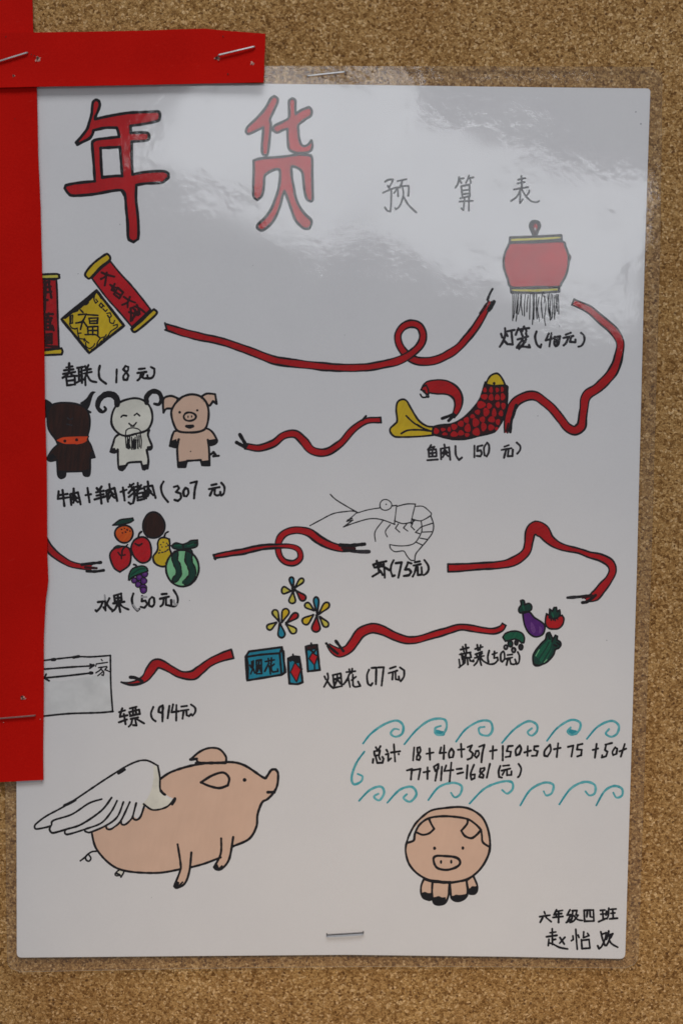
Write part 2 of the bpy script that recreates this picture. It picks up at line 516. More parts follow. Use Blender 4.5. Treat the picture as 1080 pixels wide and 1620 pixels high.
        for e in edges:
            LEVEL[0] = keep
            wv = [lw * (0.85 + 0.5 * noise.noise((sd * 3, i * 0.06, len(e)))) for i in range(len(e))]
            self.run(line, e, wv, ramp_h=rampu)
        LEVEL[0] = base_l + N * rampu + STEP
        if cap:
            e = edges
            self.run(line, densify([e[0][-1] if rev else e[0][0], e[1][-1] if rev else e[1][0]], 2), lw)
        if forks: self.pen(line, fw, forks)
        return self
    def build(self, name, parent, label=None):
        o = link_mesh(name, self.v, self.f, self.mats, self.mi, parent)
        if label: o['label'] = label
        return o
def D(x0, y0, s): return Drawing((x0, y0, s))

# ------------------------------------------------------------------ cork board
def build_board():
    x0, x1, z0, z1, t = -0.42, 0.42, -0.48, 0.48, 0.012
    v = [(x0, 0, z0), (x1, 0, z0), (x1, 0, z1), (x0, 0, z1), (x0, t, z0), (x1, t, z0), (x1, t, z1), (x0, t, z1)]
    f = [(0, 1, 2, 3), (5, 4, 7, 6), (4, 0, 3, 7), (1, 5, 6, 2), (3, 2, 6, 7), (4, 5, 1, 0)]
    o = link_mesh('cork_board', v, f, [M['cork']])
    tag(o, 'speckled brown cork board that everything is pinned to', kind='structure')
build_board()

# ------------------------------------------------------------------ the poster
poster = bpy.data.objects.new('laminated_poster', None); COL.objects.link(poster)
poster.location = P(506, 1514, 0.0)
poster.empty_display_size = 0.02
tag(poster, 'white laminated hand-drawn poster with red ribbons and drawn animals, stapled to the cork board', 'poster')

def rounded(pts, rad):
    out = []
    n = len(pts)
    for i, r in zip(range(n), rad):
        p = Vector(pts[i]); a = Vector(pts[i - 1]); b = Vector(pts[(i + 1) % n])
        if r <= 0: out.append(tuple(p)); continue
        u, v = (a - p).normalized(), (b - p).normalized()
        s, e = p + u * r, p + v * r
        for j in range(7):
            t = j / 6
            q = s * (1 - t) ** 2 + p * 2 * t * (1 - t) + e * t * t
            out.append((q.x, q.y))
    return out

def slab(name, outline, hf, thick, mat, parent=None, origin=None, bevel=0.0):
    """a flat sheet with real thickness: front face hf in front of the board"""
    n = len(outline)
    v = [P(x, y, hf) for x, y in outline]
    v += [p + Vector((0, thick, 0)) for p in v]
    tris = tessellate_polygon([[Vector((x, y, 0)) for x, y in outline]])
    f = [tuple(t) for t in tris] + [tuple(n + i for i in reversed(t)) for t in tris]
    f += [(i, (i + 1) % n, n + (i + 1) % n, n + i) for i in range(n)]
    return link_mesh(name, v, f, [mat], None, parent, origin)

paper_outline = rounded([(22, 129), (250, 130.5), (545, 133.8), (800, 137.4), (1028, 140), (1023.5, 270), (1019.2, 400), (1006.6, 900), (994, 1320), (988, 1517),
                         (800, 1513.5), (545, 1510.5), (300, 1512.5), (27, 1515), (26.5, 1240), (24, 700)],
                        [4, 0, 0, 0, 6, 0, 0, 0, 0, 9, 0, 0, 0, 8, 0, 0])
slab('paper_sheet', paper_outline, lambda z: back_h(z) + PAPER_T, PAPER_T, M['paper'], poster)

# ---- title lettering
layer()
d = D(80, 140, 4.909)
d.fill('redv', '330,110 345,92 360,88 378,98 384,130 370,175 352,215 348,238 450,215 600,190 750,182 835,178 850,195 848,230 835,250 780,265 700,280 622,290 '
       '625,345 740,342 765,358 765,385 745,405 632,412 632,540 638,668 730,650 870,642 915,660 918,690 890,715 860,732 740,738 668,750 665,860 680,1000 685,1120 680,1170 '
       '645,1192 610,1175 602,1140 600,1050 590,950 580,830 570,805 550,790 480,795 330,822 180,832 140,815 112,775 120,752 200,735 345,720 338,600 330,500 325,425 335,408 '
       '365,395 450,385 535,375 525,330 515,305 430,305 335,325 325,360 300,390 250,415 210,435 200,420 240,375 285,315 300,270 320,200 325,150',
       'black', 4.1, holes=['390,462 540,455 548,550 558,680 500,680 402,692 395,600 392,520'], corner=50)
d.pen('black', 3.0, '180,836 280,828;555,800 572,830;400,684 520,676;400,650 402,690')
d.build('title_character', poster, 'red outlined character at the top left of the poster')
d = D(370, 140, 6.747)
d.fill('redv', '395,105 430,82 465,105 465,150 430,230 385,330 395,380 385,500 375,600 360,700 330,715 305,695 300,600 310,480 312,415 280,430 160,485 130,465 135,430 160,395 240,320 320,230 370,150', 'softblack', 3.6)
d.fill('redv', '590,130 625,105 655,130 655,200 660,275 720,230 800,200 828,230 820,290 760,330 690,390 688,450 695,530 715,590 745,615 790,600 825,555 838,600 825,655 790,680 710,690 640,680 590,650 578,590 572,500 572,430 520,445 460,472 420,445 430,400 520,355 585,310 588,200', 'softblack', 3.6)
d.fill('redv', '210,770 300,745 500,730 700,705 820,715 835,760 835,900 838,1050 840,1180 820,1205 785,1190 760,1130 745,1020 735,920 710,870 660,838 620,830 612,860 620,960 640,1060 655,1150 690,1240 750,1330 820,1400 825,1450 800,1495 740,1490 660,1410 615,1300 585,1210 555,1130 540,1095 515,1160 490,1260 440,1380 380,1460 300,1515 250,1490 255,1450 330,1380 400,1280 440,1180 470,1090 490,980 490,880 470,862 420,870 350,910 325,950 320,1040 300,1140 250,1190 210,1150 208,1000 212,880', 'softblack', 3.7)
d.pen('black', 3.2, '440,1180 400,1290 330,1385 255,1455;490,1265 440,1385 380,1462 300,1515;690,1245 750,1335 820,1400;660,1412 740,1490 800,1495')
d.build('title_character', poster, 'red outlined character at the top middle of the poster')

def writing(name, parent, label, crop, strokes, w=3.2, key='black', corner=50):
    layer(16); d = D(*crop); d.pen(key, w, strokes, corner, 0.25); return d.build(name, parent, label)

writing('subtitle_character', poster, 'grey pencilled subtitle character on the left', (590, 270, 7.714),
        '145,135 185,110 240,108 225,150 195,200;175,185 205,225;120,270 250,215 325,205;220,235 217,400 210,500 170,485 145,450;295,130 405,105;355,120 345,160 325,205;285,225 270,255 255,275;300,220 305,315;345,190 430,185 435,240 428,305;355,200 370,290 330,420 280,475 265,455;370,320 430,420 525,510', 3.1, 'pencil')
writing('subtitle_character', poster, 'grey pencilled subtitle character in the middle', (710, 265, 6.75),
        '105,105 95,170 65,215;100,125 155,115;115,140 130,165;210,85 200,125 180,165;205,115 258,105;225,130 230,165;130,200 215,180 220,310;130,200 140,310;150,245 205,240;145,285 205,278;120,330 220,305;110,365 250,355;165,320 150,455 130,435;210,320 210,460', 3.1, 'pencil')
writing('subtitle_character', poster, 'grey pencilled subtitle character on the right', (710, 265, 6.75),
        '735,130 810,115;730,170 805,155;690,235 840,210;770,90 775,225;765,230 720,310 660,360;760,240 755,380 785,340;775,240 820,310 880,360 940,370 960,355;855,245 850,270 820,310', 3.1, 'pencil')

# ---- spring couplets
layer()
d = D(60, 390, 5.4)
d.fill('red', '-30,280 160,283 167,400 172,600 182,870 -20,885', 'black', 2.8, smooth=False)
d.fill('paleyellow', '-40,242 168,235 182,252 170,274 -40,278', 'black', 3.2)
d.fill('yellow', '-30,897 203,870 213,895 205,922 -30,932', 'black', 3.2)
d.crop = (60, 420, 10.8)
d.pen('darkred', 4.2, '110,290 200,280;110,380 220,360;110,460 230,450;190,290 210,420 235,550;140,290 130,520;110,600 170,590;130,560 125,760;110,840 260,830;120,900 240,900;190,820 130,960;180,880 225,940;130,970 210,960;130,970 140,1090;210,960 220,1090;140,1030 220,1020;140,1090 270,1100;250,1030 275,1110;130,1180 240,1170;140,1180 140,1330;240,1170 240,1330;140,1330 240,1325;170,1220 215,1215;170,1285 215,1280;180,1220 180,1285;210,1215 212,1280;120,270 110,1400;150,1375 330,1390')
d.build('scroll_drawing', poster, 'drawn upright red scroll half hidden by the red card strip')
d = D(130, 395, 8.308)
d.fill('pinkred', '130,375 250,250 370,150 500,310 640,460 780,630 900,785 780,900 655,1015 500,830 330,640 200,470', 'black', 2.5, smooth=True, corner=40)
d.fill('yellow', '45,310 150,180 310,62 350,70 370,100 360,140 250,225 115,370 65,365', 'black', 3.4, corner=75)
d.fill('yellow', '650,1040 760,955 900,820 945,785 980,812 970,855 820,990 710,1075 670,1075', 'black', 3.4, corner=75)
d.pen('darkred', 3.8, '260,300 330,330 425,355;330,330 290,365 250,385;325,300 315,380 300,470;370,460 420,490 480,510;430,450 390,530;395,530 450,560;470,500 540,560 490,640 420,585 470,500;440,560 510,600;385,470 450,560;550,620 620,665 700,695;630,620 600,690 530,725;600,690 600,760;640,770 645,860 640,940;620,820 720,850;665,760 730,830;660,930 690,850 740,860;690,745 760,775 825,825;720,725 745,790 760,845;700,790 690,880')
d.build('scroll_drawing', poster, 'drawn tilted red scroll with yellow rollers')
d = D(90, 450, 9.818)
d.fill('yellow', '620,95 1045,640 505,1065 75,540', 'black', 4.0, smooth=False)
d.pen('black', 1.9, '590,160 580,230 605,290 640,265 610,230;650,150 690,220;690,285 660,325 695,365 720,330 700,300 740,340;720,380 760,420 785,390;780,450 830,440 850,490 820,520 790,480;820,530 830,590 880,610 900,560;880,640 940,620 940,660 900,690 840,730 800,800;210,490 250,475 250,600 205,610 205,500;225,500 225,600;200,610 230,670 280,690 320,680;320,690 330,760 380,755;330,770 350,840 420,850 430,880;430,840 460,880 500,910;450,900 460,960 510,1000 570,960 590,920;620,960 640,890 690,830 750,810 770,780;720,850 740,830;540,1010 580,1000')
d.pen('black', 4.0, '130,520 250,420 300,395;300,390 400,320 470,270;470,270 550,190 610,110;260,420 320,400')
d.pen('black', 2.6, '430,310 460,310 490,280;500,250 540,215;340,380 380,350;700,880 640,950;800,800 700,900 600,990')
d.pen('black', 2.6, '370,395 410,435;340,470 460,460 400,570 300,600;400,580 370,700;420,580 470,650;480,470 640,480;500,525 640,520;505,525 515,605;640,520 630,605;515,570 620,565;515,605 630,605;480,660 640,650 640,780;480,660 490,780;560,655 560,780;490,715 640,715;440,780 600,780 670,830')
d.build('diamond_drawing', poster, 'drawn yellow diamond with a black character and curly border')

# ---- farm animals
layer()
d = D(60, 600, 3.6)
d.fill('black', '45,112 75,130 95,155 75,190 45,222 20,180', None)
d.fill('black', '240,135 275,110 300,75 318,68 332,73 315,92 297,150 282,178 262,165', None)
d.pen('black', 3.5, '282,180 300,188')
d.fill('brown', '62,180 82,146 140,133 220,140 275,168 296,220 295,280 284,325 288,350 302,375 326,445 300,450 297,540 280,552 262,545 258,525 160,527 155,555 132,565 115,545 110,460 70,466 52,452 80,405 115,372 100,340 65,290 55,230', 'black', 2.6)
d.fill('black', '54,446 85,420 108,446 72,466'); d.fill('black', '296,415 318,410 326,446 300,452')
d.fill('black', '112,520 158,520 157,552 133,566 115,548'); d.fill('black', '258,518 298,512 298,540 280,552 262,546')
d.fill('scarf', '104,350 140,332 200,327 290,325 280,350 240,368 160,372', None)
d.pen('softblack', 1.6, '170,220 185,230 200,222;165,255 195,262')
d.ell('darkred', 155, 352, 9); d.ell('darkred', 222, 345, 9)
d.pen('black', 1.6, '104,350 150,370 215,372;290,325 282,345')
d.build('bull_drawing', poster, 'drawn dark brown horned bull with an orange neckerchief')

d = D(60, 600, 3.6)
d.fill('white', '452,320 540,300 635,290 628,320 650,380 642,400 620,402 630,460 625,508 600,512 588,470 520,475 505,490 480,518 460,500 456,400 440,418 415,412 428,370', 'black', 3.2)
d.fill('white', '430,180 470,130 550,108 610,125 645,170 652,230 632,280 600,300 560,310 500,323 450,300 420,250', 'black', 3.2)
hw = [14, 16, 20, 22, 22, 22, 20, 17, 14, 12, 11, 10, 9, 8, 7, 6]
def horn(d, s, w0, w1):
    pts = [d.tr(p) for p in pts_of(s)]
    r = spline(pts, False, 1.6, 170)[0]
    n = len(r); d.run('black', r, [(w0 + (w1 - w0) * i / n) * (0.75 + 0.5 * math.sin(math.pi * min(1, (i / n) * 0.9 + 0.1))) for i in range(n)])
horn(d, '452,145 450,112 425,88 385,88 350,118 342,160 368,186 388,172 380,158', 9.0, 4.0)
horn(d, '620,135 620,100 650,70 688,76 704,110 690,142 664,140', 6.5, 4.5)
d.fill('white', '503,290 545,283 582,300 588,390 550,400 505,390', None)
d.pen('black', 1.8, '503,292 518,281 545,277 575,285 588,300;515,360 511,394;522,350 519,396;537,350 536,400;550,345 547,398;560,350 558,396;570,345 569,392;503,290 500,330 505,390;582,300 590,350 588,392;512,330 510,380;524,325 520,395;534,330 537,398;545,340 541,390;555,330 552,398;566,325 572,395;577,320 580,385;556,312 566,322;515,340 528,392;560,345 548,392')
d.pen('black', 2.4, '475,215 485,206 505,208;550,205 565,194 580,208;520,252 526,258 534,262;561,247 555,255 547,262'); d.pen('black', 2.2, '531,267 549,266')
d.fill('black', '412,395 440,390 448,408 432,424 412,418'); d.fill('black', '622,382 648,378 650,398 634,408 620,400')
d.fill('black', '457,492 500,486 504,505 482,526 462,515'); d.fill('black', '592,488 626,482 628,505 608,522 594,512')
d.build('goat_drawing', poster, 'drawn white goat with curled black horns and a beard')

d = D(60, 600, 3.6)
d.fill('pig', '800,292 960,280 1018,340 1012,365 985,375 968,345 975,400 978,490 935,490 928,460 850,465 840,500 800,500 794,400 803,342 785,388 752,380 770,310', 'black', 3.2)
d.fill('pig', '800,110 760,95 722,105 713,135 716,190 732,168 768,165 785,140', 'black', 3.2)
d.fill('pig', '930,100 962,82 1010,85 1018,140 998,125 980,150 960,140', 'black', 3.2)
d.fill('pig', '798,122 830,97 880,86 930,100 963,140 973,200 960,270 930,295 870,303 800,295 772,250 760,190 775,150', 'black', 3.3)
d.ell(None, 865, 213, 35, 24, 'black', 3.0)
d.ell('black', 856, 214, 4, 8); d.ell('black', 876, 212, 4, 8)
d.ell('black', 808, 188, 8); d.ell('black', 908, 177, 7); d.ell('softblack', 870, 411, 4)
d.pen('black', 3.6, '845,268 865,275 884,268'); d.pen('black', 2.4, '845,264 884,262')
d.fill('black', '760,352 790,340 790,378 770,392 750,378'); d.fill('black', '975,345 1018,338 1020,358 985,377 970,368')
d.fill('black', '797,470 845,462 838,500 800,502'); d.fill('black', '922,466 978,460 978,490 930,492')
d.pen('black', 3.6, '984,428 1000,416 1012,430 1000,438 1030,436')
d.build('pig_drawing', poster, 'drawn standing pink pig next to the goat')

# ---- lantern
layer()
d = D(780, 340, 6.75)
d.fill('redv', '190,300 400,296 725,284 765,335 792,400 802,480 795,560 770,650 725,728 690,768 450,770 200,772 150,680 116,580 108,500 122,410 152,345', 'softblack', 3.3)
d.fill('redv', '800,418 822,440 816,480 798,500', 'softblack', 2.2)
d.fill('paleyellow', '176,242 450,232 722,218 728,262 450,282 176,292', 'softblack', 3.6, corner=40)
d.fill('paleyellow', '186,782 450,780 698,772 700,818 450,832 190,826', 'softblack', 3.6, corner=50)
d.fill('darkred', '430,228 405,170 388,120 408,75 445,66 485,80 496,120 475,170 455,228', 'softblack', 3.4)
d.fill('red', '430,120 445,95 465,105 468,140 445,170'); d.fill('grey', '436,150 445,128 455,150 446,175')
d.pen('fine', 1.8, '205,845 208,950 205,1130;225,850 228,980 215,1100;265,845 262,960 240,1135;290,850 285,960 265,1060;300,850 296,960 310,1070;340,850 330,970 330,1080;370,860 360,940 355,1035;390,850 388,970 385,1115;420,845 424,1000 415,1170;435,850 434,980 430,1115;460,850 456,980 465,1110;485,880 470,1000 490,1135;520,845 510,960 525,1100;535,860 560,950 545,1100 555,1180;550,870 540,940;595,845 590,960 605,1125;615,845 605,1010 615,1115;630,850 632,980 625,1100;655,860 648,990 650,1110;670,850 668,960 655,1080;685,850 678,950 680,1030;690,850 695,950 697,1060;245,848 250,950 240,1050;580,850 585,1000 600,1100')
d.build('lantern_drawing', poster, 'drawn round red lantern with yellow rims and black tassels')

# ---- fish
layer()
d = D(610, 580, 5.143)
d.fill('yellow', '385,490 330,482 265,435 205,340 168,278 130,267 95,290 84,350 92,440 70,470 38,500 35,530 60,562 100,573 250,570 385,558', 'black', 2.8)
d.pen('black', 2.6, '165,400 230,460 300,500 360,522;125,545 180,518 280,515 370,525;250,470 320,510')
d.fill('darkred', '385,490 450,475 540,465 620,425 700,350 760,270 790,190 808,128 970,152 988,200 980,330 950,430 900,512 850,542 750,565 640,590 540,590 450,570 380,550', 'black', 3.0)
for x, y, rx, ry in [(410, 525, 22, 25), (465, 512, 20, 14), (515, 510, 14, 20), (480, 548, 22, 12), (555, 490, 25, 25), (610, 465, 25, 25), (655, 435, 22, 25), (705, 405, 20, 18),
                     (555, 550, 30, 22), (610, 540, 25, 22), (665, 500, 25, 35), (730, 455, 28, 35), (785, 430, 22, 25), (735, 530, 30, 32), (795, 490, 22, 35), (855, 495, 25, 25),
                     (860, 430, 28, 25), (910, 450, 18, 25), (775, 310, 35, 30), (745, 370, 22, 20), (815, 370, 25, 35), (840, 320, 20, 25), (880, 375, 18, 35), (910, 310, 18, 25), (935, 380, 18, 25),
                     (800, 245, 28, 22), (855, 250, 20, 28), (905, 250, 20, 25), (950, 245, 18, 30), (955, 320, 18, 28), (805, 190, 15, 20), (855, 190, 15, 25), (905, 190, 15, 20), (945, 185, 12, 22), (660, 555, 20, 16), (900, 505, 14, 14)]:
    d.ell('red', x, y, rx, ry, n=12, wob=0.1)
d.fill('yellow', '818,128 850,75 900,55 930,75 955,115 970,152 880,156 820,146', 'black', 2.8)
d.ell('black', 880, 136, 12); d.pen('black', 1.8, '880,136 880,155')
d.build('fish_drawing', poster, 'drawn red scaly fish with yellow head and tail')

# ---- fruit
layer()
FR = (160, 805, 6.353)
d = D(*FR)
d.ell('orange', 232, 252, 91, 88, 'black', 2.8)
d.fill('darkgreen', '118,164 190,112 260,100 320,92 328,114 290,138 200,160', 'black', 2.2)
d.pen('darkred', 2.2, '235,195 240,198;245,232 250,235;290,222 293,226;215,240 218,243;262,210 266,213;205,205 208,207')
d.build('orange_drawing', poster, 'drawn orange with a dark green leaf')
d = D(*FR); d.ell('brown', 530, 166, 111, 131, 'black', 2.6); d.build('coconut_drawing', poster, 'drawn dark brown coconut')
d = D(*FR)
d.fill('pinkred', '90,480 110,420 170,385 250,380 290,410 302,480 280,570 190,635 130,590', 'black', 2.8)
d.fill('darkgreen', '128,392 165,368 215,376 180,394', 'black', 1.6)
d.pen('black', 2.4, '212,455 218,410 268,360'); d.pen('darkred', 2.6, '172,438 200,468 242,462;205,470 206,500')
d.build('apple_drawing', poster, 'drawn red apple on the left of the fruit')
d = D(*FR)
d.fill('pinkred', '304,380 340,310 420,283 480,320 505,400 500,490 460,535 400,540 340,490 310,430', 'black', 2.8)
d.pen('black', 2.8, '376,285 385,250 406,230'); d.pen('darkred', 3.0, '345,350 380,372 412,350;360,360 395,365')
d.build('apple_drawing', poster, 'drawn taller red apple in the middle of the fruit')
d = D(*FR)
d.fill('yellow', '570,345 590,300 635,288 685,305 692,350 690,400 706,450 695,520 650,575 590,575 537,540 525,480 560,430 572,390', 'black', 2.9)
d.pen('black', 2.8, '634,284 650,245 676,230')
d.pen('softblack', 2.0, '625,335 628,337;660,345 662,347;612,383 615,385;652,378 655,380;590,415 594,417;580,445 590,442;610,438 625,436;640,432 652,426;665,418 672,410;672,360 674,372;650,545 658,550;600,360 602,361')
d.build('pear_drawing', poster, 'drawn yellow pear')
d = D(*FR)
d.ell('lightgreen', 818, 597, 165, 184, None)
def band(s, w):
    pts = [d.tr(p) for p in pts_of(s)]
    d.run('black', spline(pts, False, 2, 170)[0], w + 2.2); d.run('darkgreen', spline(pts, False, 2, 170)[0], w - 0.6)
band('750,448 742,510 775,590 780,660 742,712', 7.5)
band('886,440 880,520 918,620 908,690 862,738', 9.0)
d.ell(None, 818, 597, 165, 184, 'black', 3.0, wob=0.0)
d.fill('darkgreen', '708,372 750,342 822,355 870,340 900,320 970,313 968,370 930,392 850,402 800,410 730,398', 'black', 2.2)
d.pen('black', 2.2, '822,355 830,405;880,360 960,340'); d.pen('green', 2.0, '740,370 800,368;870,372 930,352')
d.fill('darkgreen', '815,728 838,715 862,728 845,752 815,755')
d.build('watermelon_drawing', poster, 'drawn green striped watermelon')
d = D(*FR)
for x, y, r in [(335, 720, 28), (385, 690, 32), (440, 655, 32), (375, 760, 30), (430, 725, 33), (425, 795, 36), (427, 818, 33)]:
    d.ell('purple', x, y, r, r, 'black', 1.5)
    d.ell('lilac', x + 3, y - 4, r * 0.45, r * 0.4)
d.fill('green', '276,715 285,655 320,600 400,573 455,588 472,625 400,650 310,690 290,718', 'black', 2.2)
d.pen('black', 2.8, '330,560 350,566 360,585'); d.pen('darkgreen', 2.2, '310,660 380,610 440,600')
d.build('grapes_drawing', poster, 'drawn purple bunch of grapes under a green leaf')

# ---- shrimp
layer()
d = D(480, 775, 4.909)
d.pen('fine', 2.0, '50,278 130,235 230,185 330,168 385,165 418,175;208,35 250,75 330,125 418,175;415,175 370,215 335,245 382,235 310,288;310,288 400,255 510,225 600,230 708,268;340,235 378,222;415,180 500,155 590,140;683,125 722,120 705,265;725,128 800,110 868,110 850,180 835,250;705,240 770,262 835,252;865,128 930,130 990,180 985,200 910,240 840,225;838,225 862,238 832,262;850,230 845,265')
d.pen('fine', 2.0, '988,205 1008,270 1000,330 960,390 900,460 870,500 862,548;912,240 918,300 910,340 870,405 820,430 740,435 668,425 675,455 710,480 775,475 800,510 830,545 862,548;920,285 1003,258;918,328 1000,325;905,375 960,385;870,405 920,428')
d.pen('fine', 2.0, '615,240 555,325 558,400;672,270 635,322 650,365;735,265 712,298 745,328;800,265 775,295 808,320;845,255 835,285 860,310;915,285 868,330 900,340')
d.ell(None, 637, 117, 46, 42, 'fine', 1.9); d.ell('fine', 641, 112, 6)
d.build('shrimp_drawing', poster, 'drawn shrimp outline in thin black pen')

# ---- fireworks
layer()
FW = (380, 905, 7.2)
for lab, pet in (('topmost drawn burst of coloured petals', [('teal', (600, 185), (578, 50), 62), ('paleyellow', (622, 180), (722, 70), 66), ('paleyellow', (578, 216), (465, 204), 92), ('paleyellow', (600, 225), (588, 366), 86), ('red', (638, 215), (742, 325), 86)]),
                 ('left drawn burst of coloured petals', [('paleyellow', (442, 562), (380, 424), 78), ('yellow', (472, 572), (535, 410), 90), ('red', (528, 578), (662, 468), 78), ('paleyellow', (523, 594), (638, 696), 86), ('teal', (450, 582), (478, 758), 90), ('paleyellow', (414, 574), (302, 650), 78)]),
                 ('right drawn burst of coloured petals', [('teal', (875, 475), (860, 272), 70), ('yellow', (893, 480), (1012, 344), 80), ('paleyellow', (903, 508), (1000, 628), 78), ('red', (870, 505), (858, 694), 106), ('yellow', (834, 487), (708, 590), 96), ('paleyellow', (842, 440), (734, 355), 76)])):
    d = D(*FW)
    for k, t, e, w in pet: d.petal(k, t, (t[0] + (e[0] - t[0]) * 0.94, t[1] + (e[1] - t[1]) * 0.94), w, 2.8)
    if 'topmost' in lab: d.pen('black', 3.2, '590,185 612,215 600,225;580,215 625,200')
    if 'right' in lab: d.pen('black', 2.6, '872,470 880,500;860,490 890,485')
    if 'left' in lab: d.pen('black', 2.6, '520,575 520,600 535,602;440,560 445,570')
    d.build('firework_drawing', poster, lab)
d = D(*FW)
d.fill('teal', '60,965 100,905 475,855 515,1140 470,1170 80,1235', 'black', 3.4, smooth=False)
d.pen('black', 3.0, '60,968 250,940 450,925 460,1050 470,1170;450,925 475,858;75,965 90,1100 82,1235;495,900 505,1140')
d.pen('black', 2.6, '130,1020 138,1090;110,1060 128,1090;150,1010 145,1090 120,1160;150,1100 165,1150;185,1010 185,1160;185,1010 240,1000 245,1155;185,1160 245,1155;190,1070 240,1060;215,1015 200,1130;220,1080 235,1130;285,1020 390,1000;320,985 325,1040;355,980 355,1030;320,1050 280,1130;330,1070 345,1160;385,1050 345,1085;350,1040 355,1110 370,1140 430,1130 425,1105')
d.build('firework_box_drawing', poster, 'drawn teal box with two black characters')
d = D(*FW)
d.fill('teal', '545,985 600,963 672,965 692,1100 710,1255 650,1276 560,1270 550,1130', 'black', 3.4, corner=40)
d.fill('black', '548,985 600,960 672,965 682,1030 640,1040 600,1015 560,1010')
d.fill('pinkred', '622,1030 690,1110 642,1255 572,1140', 'black', 1.8, smooth=False); d.pen('black', 2.6, '600,938 604,970;690,1095 702,1105;560,1000 575,1015')
d.build('firecracker_drawing', poster, 'drawn lower firecracker with a red diamond')
d = D(*FW)
d.fill('teal', '745,850 800,835 875,830 890,980 906,1115 770,1132 760,990', 'black', 3.2, corner=40)
d.fill('darkred', '745,850 800,836 875,830 872,868 760,888', 'black', 2.4)
d.fill('pinkred', '820,918 882,960 845,1062 783,985', 'black', 2.0, smooth=False); d.pen('black', 2.6, '845,1060 848,1118;808,810 812,848;795,888 840,915 872,870')
d.build('firecracker_drawing', poster, 'drawn upper firecracker with a red diamond')

# ---- vegetables
layer()
VG = (780, 940, 9.0)
d = D(*VG)
d.fill('purple', '415,275 510,255 580,330 660,380 720,430 732,490 702,570 632,607 560,597 490,535 440,430', 'black', 2.6)
d.fill('lilac', '530,390 570,430 600,520 570,560 530,500'); d.fill('lilac', '650,450 690,480 680,540 650,560')
d.fill('darkgreen', '385,95 412,82 438,95 445,150 500,130 540,160 542,215 500,245 430,252 390,270 360,250 362,200 395,150', 'black', 2.4)
d.pen('green', 2.2, '420,170 440,235')
d.build('eggplant_drawing', poster, 'drawn purple eggplant with dark green cap')
d = D(*VG)
d.fill('red', '755,280 738,370 745,440 790,487 860,497 930,487 985,430 1002,350 975,300 930,315 850,332', 'black', 2.6)
d.fill('darkgreen', '792,335 800,212 840,240 860,190 897,187 905,250 942,225 948,290 902,342 850,348', 'black', 2.4)
d.pen('green', 2.4, '835,270 850,325'); d.pen('black', 2.0, '815,340 822,372;870,345 878,378;905,340 915,360;850,348 852,370')
d.build('tomato_drawing', poster, 'drawn red tomato with green leaves')
d = D(*VG)
d.fill('green', '132,612 170,560 250,530 340,528 410,560 440,620 432,692 400,692 360,660 300,640 240,655 170,672', 'black', 2.4)
for x, y, a, b in [(175, 755, 26, 33), (240, 708, 33, 42), (325, 690, 23, 35), (287, 795, 30, 36), (390, 755, 28, 40)]:
    d.ell('darkgreen' if x in (240,) else 'softblack', x, y, a, b, 'black', 2.4, n=12)
d.ell('grey', 174, 752, 8, 12); d.ell('grey', 286, 798, 9, 12)
d.build('broccoli_drawing', poster, 'drawn green broccoli head with dark florets')
d = D(*VG)
d.fill('darkgreen', '562,880 600,800 680,700 740,640 758,560 800,545 825,600 850,640 880,585 908,600 902,650 950,680 958,730 925,770 880,790 850,870 770,960 690,1002 620,1022 570,990', 'black', 2.6)
d.fill('green', '600,880 690,740 790,640 830,680 830,780 760,920 680,970')
d.pen('darkgreen', 2.6, '640,930 740,780 790,680;700,960 800,800 840,690'); d.pen('lightgreen', 1.0, '600,880 650,790;720,970 760,930')
d.fill('black', '552,965 600,990 660,1005 690,1005 610,1036 560,1005')
d.pen('black', 2.4, '780,580 800,640;850,640 830,680;900,690 940,720;860,720 900,740')
d.build('cabbage_drawing', poster, 'drawn long dark green leafy vegetable')

# ---- train ticket
layer()
d = D(60, 1025, 8.308)
d.fill('tint', '-10,420 300,440 940,330 962,500 980,830 800,845 400,860 -10,895', None, smooth=False)
d.pen('black', 2.7, '-20,180 190,152 520,117 700,118 955,100;955,100 962,500 985,835;990,835 800,852 400,865 -20,908;-20,288 400,255 735,235;715,328 400,365 90,395;112,345 88,398 150,432;690,215 738,232 685,268')
d.pen('black', 4.0, '470,125 540,112;190,155 225,152;690,235 735,228;690,330 715,330')
d.pen('black', 2.0, '835,150 850,168;772,208 762,242;775,210 918,190;800,260 905,244;850,256 812,296 765,328;832,282 868,318 862,362 845,356;858,312 790,366;912,252 882,290;882,288 920,300 958,320')
d.build('ticket_drawing', poster, 'drawn ticket outline with two arrows, half hidden by the red card strip')

# ---- flying pig
layer()
d = D(40, 1160, 2.571)
d.fill('pig', '632,530 630,560 608,618 618,629 650,610 668,560 675,510', None); d.fill('pig', '795,480 795,500 768,545 778,554 802,549 830,510 842,440', None)
d.fill('white', '385,555 366,572 372,580 386,578 390,585 402,562', 'black', 2.4, corner=100)
d.fill('pig', '548,185 600,155 700,127 820,117 890,130 970,180 1000,150 1018,147 1028,165 1025,210 1010,245 985,268 963,282 945,330 940,380 910,430 845,460 780,510 665,545 630,555 540,568 420,562 350,535 290,470 270,400 330,375 400,360 480,300 560,310 605,270 565,245 550,230', None)
d.pen('black', 3.4, '548,187 600,155 700,127 820,117 890,130 968,180 982,176 1000,150 1018,147 1028,165 1025,210 1010,242 985,268 963,282 945,330 940,380 910,430 845,460;795,505 730,530 672,546;632,553 540,568 420,562 350,535 290,470 270,400')
d.pen('black', 3.3, '620,452 632,530 630,560 606,622 618,629 650,610 668,560 676,485;797,428 795,490 768,545 778,554 802,549 830,510 846,422')
